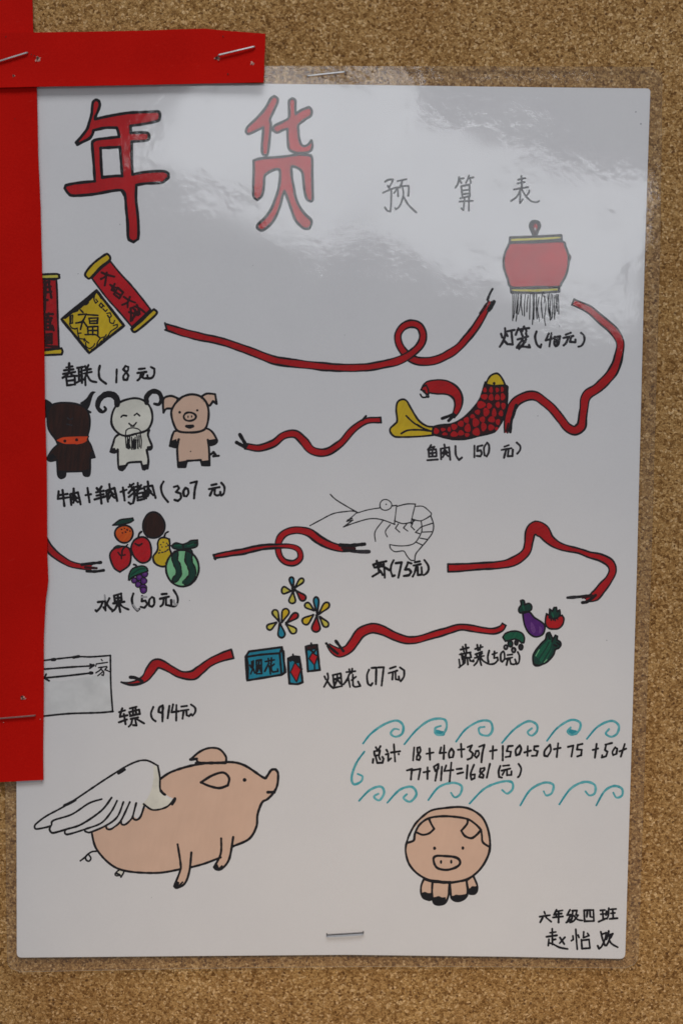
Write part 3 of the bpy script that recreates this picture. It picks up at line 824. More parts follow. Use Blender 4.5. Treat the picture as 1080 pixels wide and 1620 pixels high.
d.fill('black', '606,622 615,600 628,606 622,628'); d.fill('black', '768,548 782,532 790,550'); d.pen('black', 2.6, '626,620 640,606;788,552 800,540')
d.pen('black', 2.6, '290,480 272,482 256,492 243,505 225,519;256,492 246,505 250,517 261,520 268,508 259,494;372,570 385,575', 125)
d.fill('pig', '672,107 710,75 750,60 790,65 816,95 816,120 712,120 695,104', 'black', 3.2); d.pen('black', 4.4, '672,107 698,104;695,122 815,120')
d.fill('pig', '715,200 760,172 805,160 829,182 824,212 790,223 750,215', 'black', 3.6)
d.ell('black', 892, 190, 8); d.pen('black', 4.0, '986,240 1012,240')
d.build('flying_pig_drawing', poster, 'big drawn pink pig in profile with a feathered wing')
flying = bpy.data.objects['flying_pig_drawing']
d = D(40, 1160, 2.571)
d.fill('paper', '540,130 490,110 430,125 330,185 180,285 90,335 42,375 50,390 105,378 110,405 168,395 172,410 245,392 265,402 330,380 350,390 392,362 402,372 437,342 460,350 482,300 520,312 575,300 608,268 565,248 550,228', None)
d.fill('white', '470,292 520,310 572,298 600,275 562,250 550,225 546,150 522,128 520,200 500,260', None)
d.pen('black', 3.0, '540,132 490,110 430,125 330,185 180,285 90,335 55,360 40,375 42,388 60,388 105,376 115,355 190,330 260,285 312,268;105,376 100,392 110,405 130,402 170,390 230,370 310,315 352,262;170,390 162,398 165,410 185,409 245,390 310,365 350,320 374,275;245,390 243,397 252,402 268,402 330,375 375,340 400,280;330,378 332,388 345,391 362,382 390,355 426,280;390,358 393,370 405,372 420,362 437,342 440,330 452,284;437,338 442,349 455,352 470,338 484,298;482,288 520,312 575,300 608,266;540,134 548,180 550,230 570,250', 125)
d.pen('black', 3.9, '160,294 178,286 205,272;380,163 405,148;552,234 560,244 569,250;598,288 606,276 609,266')
d.build('wing', flying)

# ---- round pig
layer()
d = D(620, 1260, 6.0)
d.fill('pig', '300,785 275,850 275,920 300,965 350,985 375,975 380,900 384,812', 'black', 3.0)
d.fill('pig', '705,800 720,880 735,925 780,925 805,890 805,840 768,752', 'black', 3.0)
d.fill('pig', '382,812 378,920 390,1000 420,1025 470,1025 510,1000 535,930 542,820', 'black', 3.2)
d.fill('pig', '548,822 555,930 570,975 620,995 680,975 708,940 714,890 705,795', 'black', 3.2)
for h in ('280,922 310,910 340,922 370,920 374,980 340,982 295,962', '385,962 415,958 440,950 470,962 502,960 508,1000 470,1025 420,1025 392,1000', '560,948 585,945 605,936 640,940 700,930 706,950 660,985 612,995 575,976', '722,882 745,872 760,855 785,858 805,850 800,900 770,928 732,922'):
    d.fill('black', h, 'black', 1.4)
d.fill('pig', '130,470 145,420 165,360 220,260 300,180 380,130 500,110 640,100 740,120 830,175 880,240 915,340 928,460 910,560 850,670 770,750 680,795 560,815 440,805 330,785 230,725 160,640 130,540', 'black', 3.2)
d.fill('tint', '150,425 200,405 215,350 262,262 335,210 290,222 220,290 175,360', None)
d.pen('black', 3.2, '140,440 180,430 207,412 217,350 260,268 340,210 440,190 560,190 705,212 780,255 838,315 850,370 860,435 926,482')
d.pen('black', 3.3, '352,218 370,260 398,308 350,350 290,364 240,345;715,215 710,260 655,326 690,375 750,396 800,365 842,318')
d.ell('black', 402, 492, 15, 17); d.ell('black', 670, 490, 14, 17)
d.fill(None, '392,590 420,565 500,566 590,575 635,600 642,640 600,675 520,697 440,685 405,650', 'black', 3.6, corner=100)
d.ell('black', 463, 622, 11, 19); d.ell('black', 560, 620, 11, 20)
d.pen('black', 4.4, '440,808 480,815 550,815')
d.build('round_pig_drawing', poster, 'drawn round pink pig seen from the front')

# ---- turquoise wave border
layer()
for s, thick in (('80,132 110,95 160,60 205,47 228,65 225,95 200,107 183,95 195,78 212,80', None),
          ('233,135 280,80 330,45 380,42 390,70 375,98 350,97 348,75 368,66', '375,95 352,90'),
          ('425,125 460,80 510,50 550,50 560,80 545,102 515,97 510,75 530,70', None),
          ('595,130 640,80 690,50 722,60 725,85 705,103 690,90 706,75', None),
          ('762,122 800,75 850,45 885,55 880,85 855,100 838,88 850,72', '868,92 845,88'),
          ('910,115 950,70 1000,48 1028,65 1022,95 1000,107 980,95 992,78', None),
          ('85,162 55,205 38,255 45,283 70,275 78,255 60,245', None),
          ('65,345 105,305 145,292 158,315 140,343 120,330 137,318', None),
          ('170,352 215,305 260,293 278,320 255,348 230,335 242,320', None),
          ('322,342 360,295 410,278 445,290 440,320 420,332 406,315', None),
          ('475,355 530,300 590,275 630,275 635,300 615,318 596,305', None),
          ('663,362 700,305 750,278 785,285 780,315 760,325 750,310', None),
          ('808,358 850,300 900,275 938,285 940,315 920,325 905,310', None),
          ('945,362 975,310 1010,290 1040,300 1040,325 1020,333 1008,315', None)):
    d = D(540, 1120, 2.348)
    pts = [d.tr(p) for p in pts_of(s)]
    r = spline(pts, False, 1.6, 170)[0]; n = len(r)
    d.run('wave', r, [3.0 + 1.0 * math.sin(math.pi * i / n) for i in range(n)])
    d.run('wavedark', r[:max(4, n // 4)], 2.3)
    d.run('wavedark', [(x + 0.9, y + 0.8) for x, y in r[n // 2:]], 1.4)
    if thick: d.pen('wavedark', 7.5, thick)
    d.build('wave_drawing', poster)

# ---- ribbons
ribbons = []
layer(9); d = D(250, 450, 1.9636)
d.ribbon('25,132 80,150 130,162 200,178 280,205 360,235 450,248 550,258 640,258 700,248 750,235 790,212 815,185 822,155 810,130 785,122 760,132 745,155 748,185 765,212 790,232 820,240 870,232 920,205 960,165 1000,110 1022,70 1030,52',
         '23 26 26 25 26 28 27 26 26 26 28 26 26 26 26 26 24 24 24 26 28 28 28 27 25 24 20 14', rev=True, cap=False)
d.pen('black', 2.8, '22,120 28,142'); d.pen('softblack', 3.6, '1022,48 1030,28 1038,14'); d.pen('black', 5.5, '1026,80 1036,64 1042,54'); d.pen('darkred', 4.4, '1000,90 1020,60')
d.build('ribbon_drawing', poster, 'long drawn red ribbon with one loop')
layer(9); d = D(790, 460, 5.143)
d.ribbon('595,92 660,120 730,155 800,215 870,275 930,330 968,390 980,440 970,510 950,590 910,670 850,740 780,800 720,840 690,890 682,960 672,1050 660,1105 610,1138 550,1110 500,1050 440,975 370,910 300,860 230,855 150,890 105,940 75,1020 60,1100 50,1155',
         '62 64 68 72 78 78 74 72 72 76 84 88 82 86 82 74 76 84 80 76 74 74 76 80 78 80 84 74 56 36')
d.pen('black', 4.0, '128,940 110,1010 95,1060 85,1150'); d.pen('darkred', 3.4, '70,1080 55,1140'); d.pen('black', 4.4, '135,930 105,1030')
d.build('ribbon_drawing', poster, 'drawn red ribbon winding down below the lantern')
layer(9); d = D(360, 580, 2.25)
d.ribbon('545,190 490,195 440,230 400,275 350,305 300,298 270,265 240,240 200,245 160,275 110,290 66,283', '24 25 27 27 29 32 33 31 29 28 27 24')
d.pen('black', 5.0, '66,280 44,242;62,286 32,270'); d.pen('black', 3.0, '72,276 62,292;480,190 492,176')
d.build('ribbon_drawing', poster, 'drawn red ribbon left of the fish tail')
layer(9); d = D(610, 580, 5.143)
d.ribbon('310,205 350,170 420,165 490,170 550,200 585,250 590,310 575,360 545,410', '74 110 126 118 104 84 70 58 40')
d.pen('black', 2.4, '325,150 345,190 345,250'); d.ell('black', 313, 198, 10); d.ell('black', 330, 240, 8); d.pen('black', 2.4, '285,190 300,165 330,150;280,225 300,250 350,245')
d.pen('black', 4.2, '550,385 505,405 458,422;560,395 535,415 510,440')
d.build('ribbon_drawing', poster, 'short curled red ribbon above the fish')
layer(9); d = D(60, 790, 3.857)
d.ribbon('30,235 70,300 130,355 200,393 270,410 330,416', '58 54 48 42 40 42', cap=False)
d.pen('black', 4.4, '270,398 320,392 384,385;300,438 350,440 402,433'); d.pen('darkred', 4.0, '290,415 360,420'); d.fill('paper', '345,400 390,398 395,424 350,418 335,408', None)
d.build('ribbon_drawing', poster, 'drawn red ribbon coming out from under the red card strip')
layer(9); d = D(330, 770, 2.842)
d.ribbon('25,315 80,303 160,290 240,272 310,268 370,268 405,285 412,320 385,343 345,338 320,312 312,270 322,230 350,205 400,195 450,205 490,235 540,262 600,278 650,282',
         '20 28 28 26 22 26 30 30 28 30 30 32 36 36 36 40 40 38 34 26', rev=True, cap=False)
d.pen('black', 3.0, '22,306 30,326'); d.pen('black', 5.0, '590,262 640,264 700,258'); d.pen('softblack', 5.0, '640,288 680,292 720,292'); d.pen('darkred', 5.0, '600,276 655,278'); d.pen('black', 3.0, '605,285 660,288')
d.build('ribbon_drawing', poster, 'drawn red ribbon with one loop pointing at the shrimp')
layer(9); d = D(690, 800, 3.6)
d.ribbon('65,355 150,352 240,345 330,340 410,328 470,300 512,260 525,210 535,150 565,130 605,145 640,190 690,225 750,245 810,258 870,280 930,295 985,325 1002,370 980,420 940,470 900,515 850,540',
         '52 50 44 46 52 56 52 52 66 92 84 60 48 40 34 40 46 52 48 48 58 62 30')
d.pen('black', 4.4, '745,524 800,520 880,512;830,552 860,545 905,510'); d.pen('softblack', 3.0, '745,524 800,522'); d.pen('darkred', 3.6, '830,525 900,512')
d.build('ribbon_drawing', poster, 'drawn red ribbon arching over the vegetables')
layer(9); d = D(0, 0, 1.0)
d.ribbon('797,988 792,994.5 779,998.6 759.4,996.5 742.8,993.5 726,992.5 707,998 690,1003 665,1010.5 650,1013 638.5,1011.5 620,1005 604,997 587.5,994 571,1000.5 560.7,1014 550,1027 536.5,1032.5 526,1027 519,1020',
         '9 11 11 11 11.5 12 12 12.5 12.5 12.5 13.5 14.5 16 17 17.5 16.5 15 16.5 13 8')
d.pen('black', 4.0, '516,1018 524,1026 534,1034;531,1014 537,1022 543,1030')
d.build('ribbon_drawing', poster, 'drawn red ribbon from the vegetables to the firecrackers')
layer(9); d = D(60, 1010, 3.176)
d.ribbon('978,78 920,95 860,125 815,160 780,185 720,182 670,157 620,130 590,130 565,165 540,200 500,222 460,228 420,220', '52 46 43 50 50 40 40 47 56 54 42 30 20 8')
d.pen('black', 4.4, '465,195 490,198 525,215'); d.pen('black', 3.4, '420,220 460,232 520,225')
d.build('ribbon_drawing', poster, 'drawn red ribbon right of the ticket')

# ---- captions
CAP = 'price_caption'
writing(CAP, poster, 'caption under the couplets', (90, 560, 6.353), '95,135 160,125;75,165 170,152;65,200 185,180;125,95 120,190 60,240;130,190 165,215 205,220;95,232 105,315;95,230 180,220 185,305;105,270 180,262;105,315 185,305;205,140 265,130;222,140 225,270;250,135 255,290;225,180 250,178;225,215 250,210;200,290 260,255;285,120 295,145;320,110 305,145;275,165 345,150;275,195 350,180;310,150 300,200 275,260;305,205 340,265 400,285;285,235 290,315;435,120 425,180 435,250 495,300;605,155 600,285;720,130 690,120 670,155 700,185 720,220 705,260 675,260 670,220 700,185 718,160 715,130;825,150 885,145;810,190 900,180;850,190 835,245 810,265;875,185 860,235 880,245 915,240 910,215;945,130 980,150 980,205 955,240 915,245', 3.3)
writing(CAP, poster, 'caption under the farm animals', (80, 750, 6.75), '90,185 82,250;85,225 185,212;80,265 192,250;130,172 150,340;215,215 225,330;215,215 295,195 325,325;250,155 247,230 225,275;250,220 285,260;260,250 245,305;262,275 292,300;375,225 435,215;395,150 420,300;495,150 515,175;545,135 525,170;490,195 570,180;495,230 570,215;475,270 590,240;530,180 545,315;595,180 615,295;595,180 685,150 715,285;630,110 635,170 615,230;640,185 670,220;650,220 625,262;652,225 685,255;750,190 815,165;775,145 795,280', 3.5)
writing(CAP, poster, 'second half of the caption under the farm animals', (200, 750, 6.353), '75,95 25,130;35,105 80,175;60,150 25,190;75,130 85,220 70,290 45,300 25,285;75,190 25,230;95,130 140,120;85,165 160,145;115,90 115,160;150,110 95,210;110,200 115,265;110,200 165,185 180,250;115,235 170,225;115,265 180,250;180,130 200,245;180,130 260,115 295,240;215,75 220,130 200,190;225,145 250,178;235,175 215,220;240,182 270,210;375,75 350,130 365,210 420,280;480,130 515,120 530,140 500,180 545,195 550,240 520,270 485,260;595,140 575,175 580,220 605,225 625,190 620,150 595,140;645,90 708,75 690,150 680,245;855,110 905,100;830,150 935,130;870,150 840,215;890,140 885,200 910,215 945,205 945,180;955,90 985,130 980,190 955,215', 3.4)
writing(CAP, poster, 'caption under the lantern', (780, 505, 6.75), '80,155 95,195;125,95 125,170 100,240 65,295;115,230 150,268;150,130 225,115;190,125 205,270 165,265;140,150 150,180;265,95 235,165;255,115 310,105;285,115 295,140;325,80 305,130;325,100 380,95;345,105 350,130;260,215 370,185;300,155 310,210 250,300;310,220 325,260 270,320;345,150 350,170;250,305 290,290 340,240;345,215 300,290 390,300 380,275;460,130 445,190 465,270 500,300 512,270;590,155 560,225 640,205;620,150 595,290;650,190 708,185 690,270 665,290 650,260 658,195;675,190 678,280;770,165 825,145;745,200 850,180;800,195 775,255 750,280;828,190 815,240 872,247 875,220;935,145 965,175 970,230 940,280 905,295', 3.4, 'softblack')
writing(CAP, poster, 'caption under the fish', (660, 690, 6.0), '130,85 100,130;115,110 160,100 145,125;105,130 110,195;105,135 175,125 180,190;140,130 143,190;110,165 175,155;110,195 180,190;95,228 190,222;220,120 225,220;220,120 300,105 310,225;255,80 258,125 235,165;260,130 285,158;265,150 240,200;265,165 290,190;360,95 365,180 395,225 420,205;540,90 540,200;570,100 565,140 600,135 610,165 595,190 562,188;570,97 615,88;660,62 632,110 635,180 655,190 675,150 678,90 660,62;825,100 865,85;795,130 890,115;840,130 820,205;865,125 855,190 900,190 905,130;940,60 975,95 970,135 945,165', 3.0, 'softblack')
writing(CAP, poster, 'caption under the fruit', (140, 920, 6.75), '105,220 155,215 130,275 90,320 78,308;180,190 185,310 160,275;225,180 195,240;195,235 225,275 260,310;275,150 350,130 355,200 285,210 275,150;280,180 350,170;315,140 320,210 340,325;265,235 385,215;315,235 290,290 255,320;330,230 370,270 430,300;480,130 465,190 480,260 525,310 545,292;575,155 570,210 610,205 630,240 600,280 560,270;680,165 650,200 650,260 680,270 705,240 700,180 680,165;785,135 835,130;765,185 860,160;805,180 795,240 770,265;830,175 830,250 885,262 885,200;910,90 950,160 955,220 930,260 900,265', 3.3)
layer(32); d = D(140, 920, 6.75); d.pen('grey', 3.0, '480,250 510,290 530,300;905,205 925,250 945,240;175,145 180,190;570,165 620,165;915,200 920,250')
d.build('smudge', poster)
writing(CAP, poster, 'caption under the shrimp', (580, 880, 9.818), '100,130 120,175;105,130 200,100 205,160 120,175;155,75 175,160 190,250 90,315;195,215 220,245 245,290;220,95 305,75;260,95 270,200 280,335;285,175 350,215;215,110 240,160;415,60 380,140 370,230 400,310 428,300;450,105 540,95 520,200 490,335;640,100 620,150 590,210 655,200 690,240 655,295 575,305;635,95 690,110;745,95 820,80;725,145 830,125;765,150 740,260 710,315;785,170 790,290 855,285 845,170;890,60 950,140 955,210 925,265 880,295', 3.4)
writing(CAP, poster, 'caption under the vegetables', (715, 1010, 9.0), '120,160 230,130;150,120 165,190;190,90 200,170;105,230 260,200;130,215 140,300;150,250 155,360;95,300 110,390;95,415 165,360;200,190 180,280;250,200 270,270;180,285 270,265;180,290 178,350;215,270 220,370;240,270 255,320 300,330 300,310;325,150 430,120;355,90 365,170;400,95 390,165;330,225 420,190;345,235 355,260;420,210 380,260;320,280 450,250;385,230 395,310 410,380;370,280 350,340 310,385;400,270 440,320 500,360;525,175 505,260 515,340;570,225 635,205;600,185 595,280 640,270 650,310 600,355 540,365 500,358;725,185 690,220 690,310 710,335 740,290 740,210 725,185;785,235 850,230;760,295 855,270;790,290 770,380;815,290 830,360 880,370 910,350 890,300;930,195 955,250 945,340 915,370', 2.9)
writing(CAP, poster, 'caption under the fireworks', (500, 1045, 7.2), '95,180 110,215;130,145 135,210 90,300;125,230 160,285 195,315;190,165 205,310;190,165 280,145 295,290;205,310 295,290;210,215 275,195;240,165 235,220 210,285;240,215 280,265;345,130 445,120;375,100 385,150;410,95 405,140;375,160 350,220 310,270;365,190 385,300;450,185 405,225;415,160 420,280 445,300 500,290 475,240;600,105 580,170 590,260 620,285 640,260;630,85 685,80 680,270;705,80 770,75 745,285;840,90 905,70;825,145 920,115;870,145 865,215;900,130 905,215 945,220 940,180;955,80 1000,110 1000,180 960,235', 3.0)
writing(CAP, poster, 'caption under the ticket', (180, 1105, 7.714), '70,165 140,145;105,120 85,190 80,225 170,205;65,290 160,255;125,190 145,315;200,120 280,100;190,165 205,210;190,165 310,135 320,185 205,210;235,120 240,200;265,110 275,195;210,250 300,230;200,215 320,190;230,245 215,310 185,345;260,245 280,330 240,325;285,255 370,305;485,105 455,180 470,245 510,275;600,85 560,110 550,165 580,175 605,130 600,85 598,180 595,280;680,90 660,240;725,75 705,170 795,155;765,80 765,270;825,100 895,90;815,150 915,135;855,150 840,245;885,140 890,205 920,215 945,190;945,75 995,115 995,165 960,210', 3.2)
writing('sum_line', poster, 'upper line of the handwritten sum', (570, 1165, 4.909), '120,85 130,105;155,75 140,105;105,115 150,110 145,145 110,150 105,115;100,175 95,205;120,165 130,205 170,205 175,185;145,160 152,180;170,160 178,175;200,105 210,120;195,140 215,135 215,190 235,170;235,125 305,115;258,60 268,195;295,135 297,140;415,85 408,185;460,85 440,90 445,130 465,160 455,185 435,180 440,150 465,115 460,85;512,135 565,125;535,95 538,180;625,85 615,130 665,125;650,70 645,175;705,95 685,130 690,165 715,160 722,120 705,95;755,105 805,100;780,60 785,160;830,85 865,70 845,110 870,130 860,165 830,180;895,115 885,150 900,165 918,140 915,112 895,115;920,80 960,65 945,130 938,200;1005,115 1055,105;1028,75 1025,175;1103,75 1102,185;1145,75 1135,115 1165,120 1160,155 1125,160;1142,78 1180,72;1235,70 1205,105 1208,145 1230,140 1245,100 1235,70;1270,125 1320,110;1298,75 1295,150;1350,75 1345,105 1375,115 1365,150 1330,150;1348,78 1380,75;1470,65 1430,110 1425,150 1450,155 1475,110 1470,65;1500,100 1550,90;1532,55 1522,160;1610,80 1650,70 1635,155;1685,65 1680,100 1715,105 1710,145 1680,155;1685,67 1720,58;1800,105 1840,95;1830,60 1818,165;1905,65 1895,105 1915,120 1905,155 1870,165 1875,145;1900,65 1950,50;1975,85 1955,120 1960,145 1985,135 1992,95 1975,85;2010,115 2060,95;2050,60 2020,155', 3.0)
writing('sum_line', poster, 'lower line of the handwritten sum', (570, 1165, 4.909), '360,265 400,255 390,335;410,262 465,252 450,335;490,280 535,270;520,240 520,330;600,215 570,235 580,270 605,250 605,215 580,345;630,235 625,340;665,225 650,270 720,260;705,205 690,350;745,255 785,250;750,290 795,280;830,225 822,325;880,220 855,290 860,335 885,325 888,295 860,300;960,245 930,250 925,275 955,300 950,320 920,315 930,290 960,260 960,245;1002,215 980,320;1085,230 1072,270 1075,315 1095,320;1105,230 1150,225;1095,265 1160,250;1120,260 1100,300;1135,260 1135,300 1170,300 1170,270;1225,215 1245,250 1235,300 1220,318', 3.0)
writing('signature_line', poster, 'upper line of the signature', (840, 1425, 7.2), '145,125 155,145;95,180 210,165;130,190 100,245;165,190 225,240;285,105 255,160;270,125 355,110;275,155 340,145;245,190 355,180;310,120 308,245;275,150 285,185;440,105 405,165 450,160 400,245;395,250 450,210;465,115 520,110 505,160 530,165 480,230 440,245;470,120 460,200 445,235;485,170 525,215 580,225;600,110 605,235;600,110 705,105 710,230;605,235 710,230;635,120 630,185;665,115 670,180 690,185;785,110 835,105;790,155 835,150;765,240 850,200;810,110 815,215;855,120 850,160;880,85 875,170 858,205;900,100 960,95;905,145 950,140;925,100 930,200;890,205 980,200', 2.9)
writing('signature_line', poster, 'lower line of the signature', (840, 1425, 7.2), '210,365 275,355;170,410 290,395;235,320 240,500;240,445 275,440;200,440 190,510;195,480 240,490 320,530 410,550;325,420 375,495;380,415 320,485;470,400 475,440 455,455;505,325 512,440 520,550;530,390 540,420;595,355 590,420 650,400;640,370 655,400;570,445 575,540;570,450 655,440 665,540;575,545 665,540;790,355 800,400 815,460 836,512;800,382 852,365 838,430 800,520 768,545 755,512;880,345 870,395 852,440;868,392 925,375 898,425;890,410 882,460 852,508;882,445 915,490 980,530', 2.9)

# ---- stray dots and rubbed pencil on the paper
layer()
for x, y, r in [(1005, 177, 1.3), (1013, 196, 1.5), (190, 355, 1.0), (486, 373, 1.0), (709, 274, 0.9), (884, 516, 1.1), (850, 658, 1.0), (959, 1013, 1.0), (124, 433, 0.9), (545, 530, 0.8), (300, 950, 0.9), (712, 262, 0.8), (240, 1420, 0.8), (400, 420, 0.7), (690, 1300, 0.7)]:
    d = D(0, 0, 1.0); d.ell('grey', x, y, r, r * 0.9, n=8)
    d.build('stray_mark', poster)

# ---- laminate film
FILM_H = 0.00033
print('ink top', LEVEL[0], 'film', FILM_H)
fo = rounded([(-4, 103), (418, 103), (700, 104), (1047, 106), (1043, 400), (1029, 900), (1008, 1534), (560, 1531), (12, 1538), (9, 1240), (4, 600)], [10, 0, 0, 24, 0, 0, 20, 0, 20, 0, 0])
def film_wave(x, y):
    """how far the film stands off its sheet: bubbles and shallow dents, in metres"""
    p = Vector((x / 250.0, y / 250.0, 3.7))
    w = noise.noise(p) * 0.00032 + noise.noise(p * 2.7 + Vector((5, 1, 0))) * 0.00007 + noise.noise(p * 7 + Vector((9, 4, 2))) * 0.000012
    return w
def inside(x, y, loop):
    c = False; n = len(loop); j = n - 1
    for i in range(n):
        xi, yi = loop[i]; xj, yj = loop[j]
        if (yi > y) != (yj > y) and x < (xj - xi) * (y - yi) / (yj - yi) + xi: c = not c
        j = i
    return c
def build_film():
    # rows and columns follow the outline: each row runs from the left edge to the right edge
    v, f = [], []
    NR, NC = 240, 170
    ys0, ys1 = 103.0, 1538.0
    def edge_x(y, side):
        pts = ([(-4, 100), (4, 600), (9, 1240), (12, 1540)] if side == 0 else [(1047, 100), (1043, 400), (1029, 900), (1008, 1540)])
        for (xa, ya), (xb, yb) in zip(pts[:-1], pts[1:]):
            if y <= yb: return xa + (xb - xa) * (y - ya) / (yb - ya)
        return pts[-1][0]
    def top(u): return 103 + 3 * u
    def bot(u): return 1538 - 7 * math.sin(min(1, u * 1.0) * math.pi * 0.9) - 4 * u * u
    rad = 20.0
    for i in range(NR + 1):
        for j in range(NC + 1):
            t, u = i / NR, j / NC
            y = top(u) * (1 - t) + bot(u) * t
            xa, xb = edge_x(y, 0), edge_x(y, 1)
            # rounded corners
            dy = min(y - top(u), bot(u) - y)
            if dy < rad:
                k = rad - math.sqrt(max(0, rad * rad - (rad - dy) ** 2)); xa += k; xb -= k
            x = xa + (xb - xa) * u
            m = min(1.0, min(x - xa, xb - x) / 25.0, dy / 25.0)
            over = 1.0 if (x > 24 and y > 136 and y < 1515 and x < edge_x(y, 1) - 18) else 0.0
            h = lambda z: back_h(z) + PAPER_T + FILM_H + film_wave(x, y) * (0.35 + 0.65 * max(0, m))
            v.append(P(x, y, h))
    W = NC + 1
    for i in range(NR):
        for j in range(NC):
            a = i * W + j; f.append((a, a + W, a + W + 1, a + 1))
    nfront = len(f)
    # the welded rim: a narrow wall back towards the board
    ring = [j for j in range(W)] + [i * W + NC for i in range(1, NR + 1)] + [NR * W + j for j in range(NC - 1, -1, -1)] + [i * W for i in range(NR - 1, 0, -1)]
    nb = len(v); n = len(ring)
    for r in ring: v.append(v[r].copy())
    for r in ring: v.append(v[r] + Vector((0, 0.00045, 0)))
    for k in range(n):
        f.append((nb + k, nb + (k + 1) % n, nb + n + (k + 1) % n, nb + n + k))
    lx = lambda y: 22 + (y - 130) * 0.0036
    def on_paper(i, j):
        t, u = i / NR, j / NC
        y = top(u) * (1 - t) + bot(u) * t
        xa, xb = edge_x(y, 0), edge_x(y, 1)
        x = xa + (xb - xa) * u
        return lx(y) < x < xb - 20 and 131 + 0.0105 * (x - 220) < y < 1513
    mi = [0 if on_paper(i + 0.5, j + 0.5) else 2 for i in range(NR) for j in range(NC)] + [1] * n
    o = link_mesh('laminate_film', v, f, [M['film'], M['filmedge'], M['filmmargin']], mi, poster, smooth=True)
build_film()

# ------------------------------------------------------------------ red card strips
def poster_front(z): return back_h(z) + PAPER_T + FILM_H
def card_strip(name, left, right, rows, cols, hfun, label, thick=0.0004, vertical=True):
    """a cut strip of card with thickness; left/right are matching edge polylines in photo pixels"""
    def at(poly, t):
        if t >= 1: return poly[-1]
        d = [0]
        for a, b in zip(poly[:-1], poly[1:]): d.append(d[-1] + math.hypot(b[0] - a[0], b[1] - a[1]))
        s = t * d[-1]
        for i in range(len(poly) - 1):
            if s <= d[i + 1]:
                k = (s - d[i]) / (d[i + 1] - d[i]); a, b = poly[i], poly[i + 1]
                return (a[0] + (b[0] - a[0]) * k, a[1] + (b[1] - a[1]) * k)
    v, f = [], []
    W = cols + 1
    for i in range(rows + 1):
        a, b = at(left, i / rows), at(right, i / rows)
        for j in range(W):
            u = j / cols
            x, y = a[0] + (b[0] - a[0]) * u, a[1] + (b[1] - a[1]) * u
            if i in (0, rows) or j in (0, cols):
                x += 0.35 * noise.noise((x * 0.13, y * 0.13, 2)); y += 0.35 * noise.noise((x * 0.13, y * 0.13, 8))
            v.append(P(x, y, lambda z: hfun(x, y, z)))
    n0 = len(v)
    v += [p + Vector((0, thick, 0)) for p in v]
    for i in range(rows):
        for j in range(cols):
            a = i * W + j
            f.append((a, a + 1, a + W + 1, a + W)); f.append((n0 + a, n0 + a + W, n0 + a + W + 1, n0 + a + 1))
    ring = [j for j in range(W)] + [i * W + cols for i in range(1, rows + 1)] + [rows * W + j for j in range(cols - 1, -1, -1)] + [i * W for i in range(rows - 1, 0, -1)]
    n = len(ring)
    for k in range(n): f.append((ring[k], n0 + ring[k], n0 + ring[(k + 1) % n], ring[(k + 1) % n]))
    xs = [p.x for p in v]; zs = [p.z for p in v]
    origin = Vector((sum(xs) / len(xs), 0.0, min(zs)))
    o = link_mesh(name, v, f, [M['card']], None, None, origin)
    for p in o.data.polygons: p.use_smooth = False
    tag(o, label, 'paper strip')
    return o

def h_upright(x, y, z):
    b = poster_front(z) + 0.00075
    b += 0.00022 * noise.noise((x * 0.02, y * 0.006, 1)) + 0.0004 * max(0, (y - 1150) / 90.0) ** 2 * (0.5 + 0.5 * noise.noise((x * 0.02, 3, 1)))
    if y < 100: b -= 0.0003 * (100 - y) / 100
    return b
re_ = [(51.5, 0), (53, 50), (58.5, 137), (61, 250), (64.5, 330), (66, 390), (70.5, 560), (71.5, 640), (74.2, 740), (74.5, 800), (75.2, 880), (76.8, 922), (72.5, 950), (71, 980), (69.6, 1010), (69.6, 1120), (68.6, 1180), (69, 1234)]
strip_v = card_strip('red_paper_strip', [(-120, -60), (-120, 1243)], [(50, -60)] + re_, 90, 10, h_upright,
                     'long upright red paper strip covering the left edge of the poster')
def h_across(x, y, z):
    b = poster_front(z) + 0.0013
    b += 0.0006 * max(0, (x - 250) / 170.0) ** 2 + 0.0003 * noise.noise((x * 0.012, y * 0.01, 5)) + 0.00045 * max(0, (y - 90) / 45.0) ** 2
    return b
strip_h = card_strip('red_paper_strip', [(-120, 54), (0, 52), (53, 51.3), (150, 50), (240, 48), (290, 46), (325, 45.3), (370, 49.5), (420, 53.3)],
                     [(-120, 141), (0, 138.5), (60, 137), (150, 135.6), (250, 133.6), (330, 132), (417, 130.2)], 90, 8, h_across,
                     'short level red paper strip across the top left corner of the poster')

# holes and torn flecks in the card
def fleck(parent, hf, x, y, r, key, n=11, name='pinhole', lift=0.00006, ell=1.0):
    pts = []
    for i in range(n):
        t = 2 * math.pi * i / n; k = r * random.uniform(0.45, 1.3)
        pts.append((x + k * math.cos(t) * ell, y + k * math.sin(t)))
    v = [P(px, py, lambda z: hf(px, py, z) + lift) for px, py in pts]
    c = P(x, y, lambda z: hf(x, y, z) + lift + (0.0001 if key == 'tear' else 0))
    v.append(c)
    return v, [(i, (i + 1) % n, n) for i in range(n)], key
def pinhole(parent, hf, x, y, r, torn=True, hole='hole', extra=()):
    V, F, MI, mats = [], [], [], []
    items = []
    if torn: items.append(fleck(parent, hf, x + r * 0.15, y + r * 0.2, r * 1.2, 'tear', ell=1.1))
    items.append(fleck(parent, hf, x - r * 0.15, y - r * 0.1, r * 0.8, hole, lift=0.00022))
    for ex, ey, er, ek in extra: items.append(fleck(parent, hf, ex, ey, er, ek, lift=0.00032))
    for v, f, k in items:
        b = len(V); V += v; F += [tuple(b + i for i in t) for t in f]
        if M[k] not in mats: mats.append(M[k])
        MI += [mats.index(M[k])] * len(f)
    return link_mesh('pinhole', V, F, mats, MI, parent)
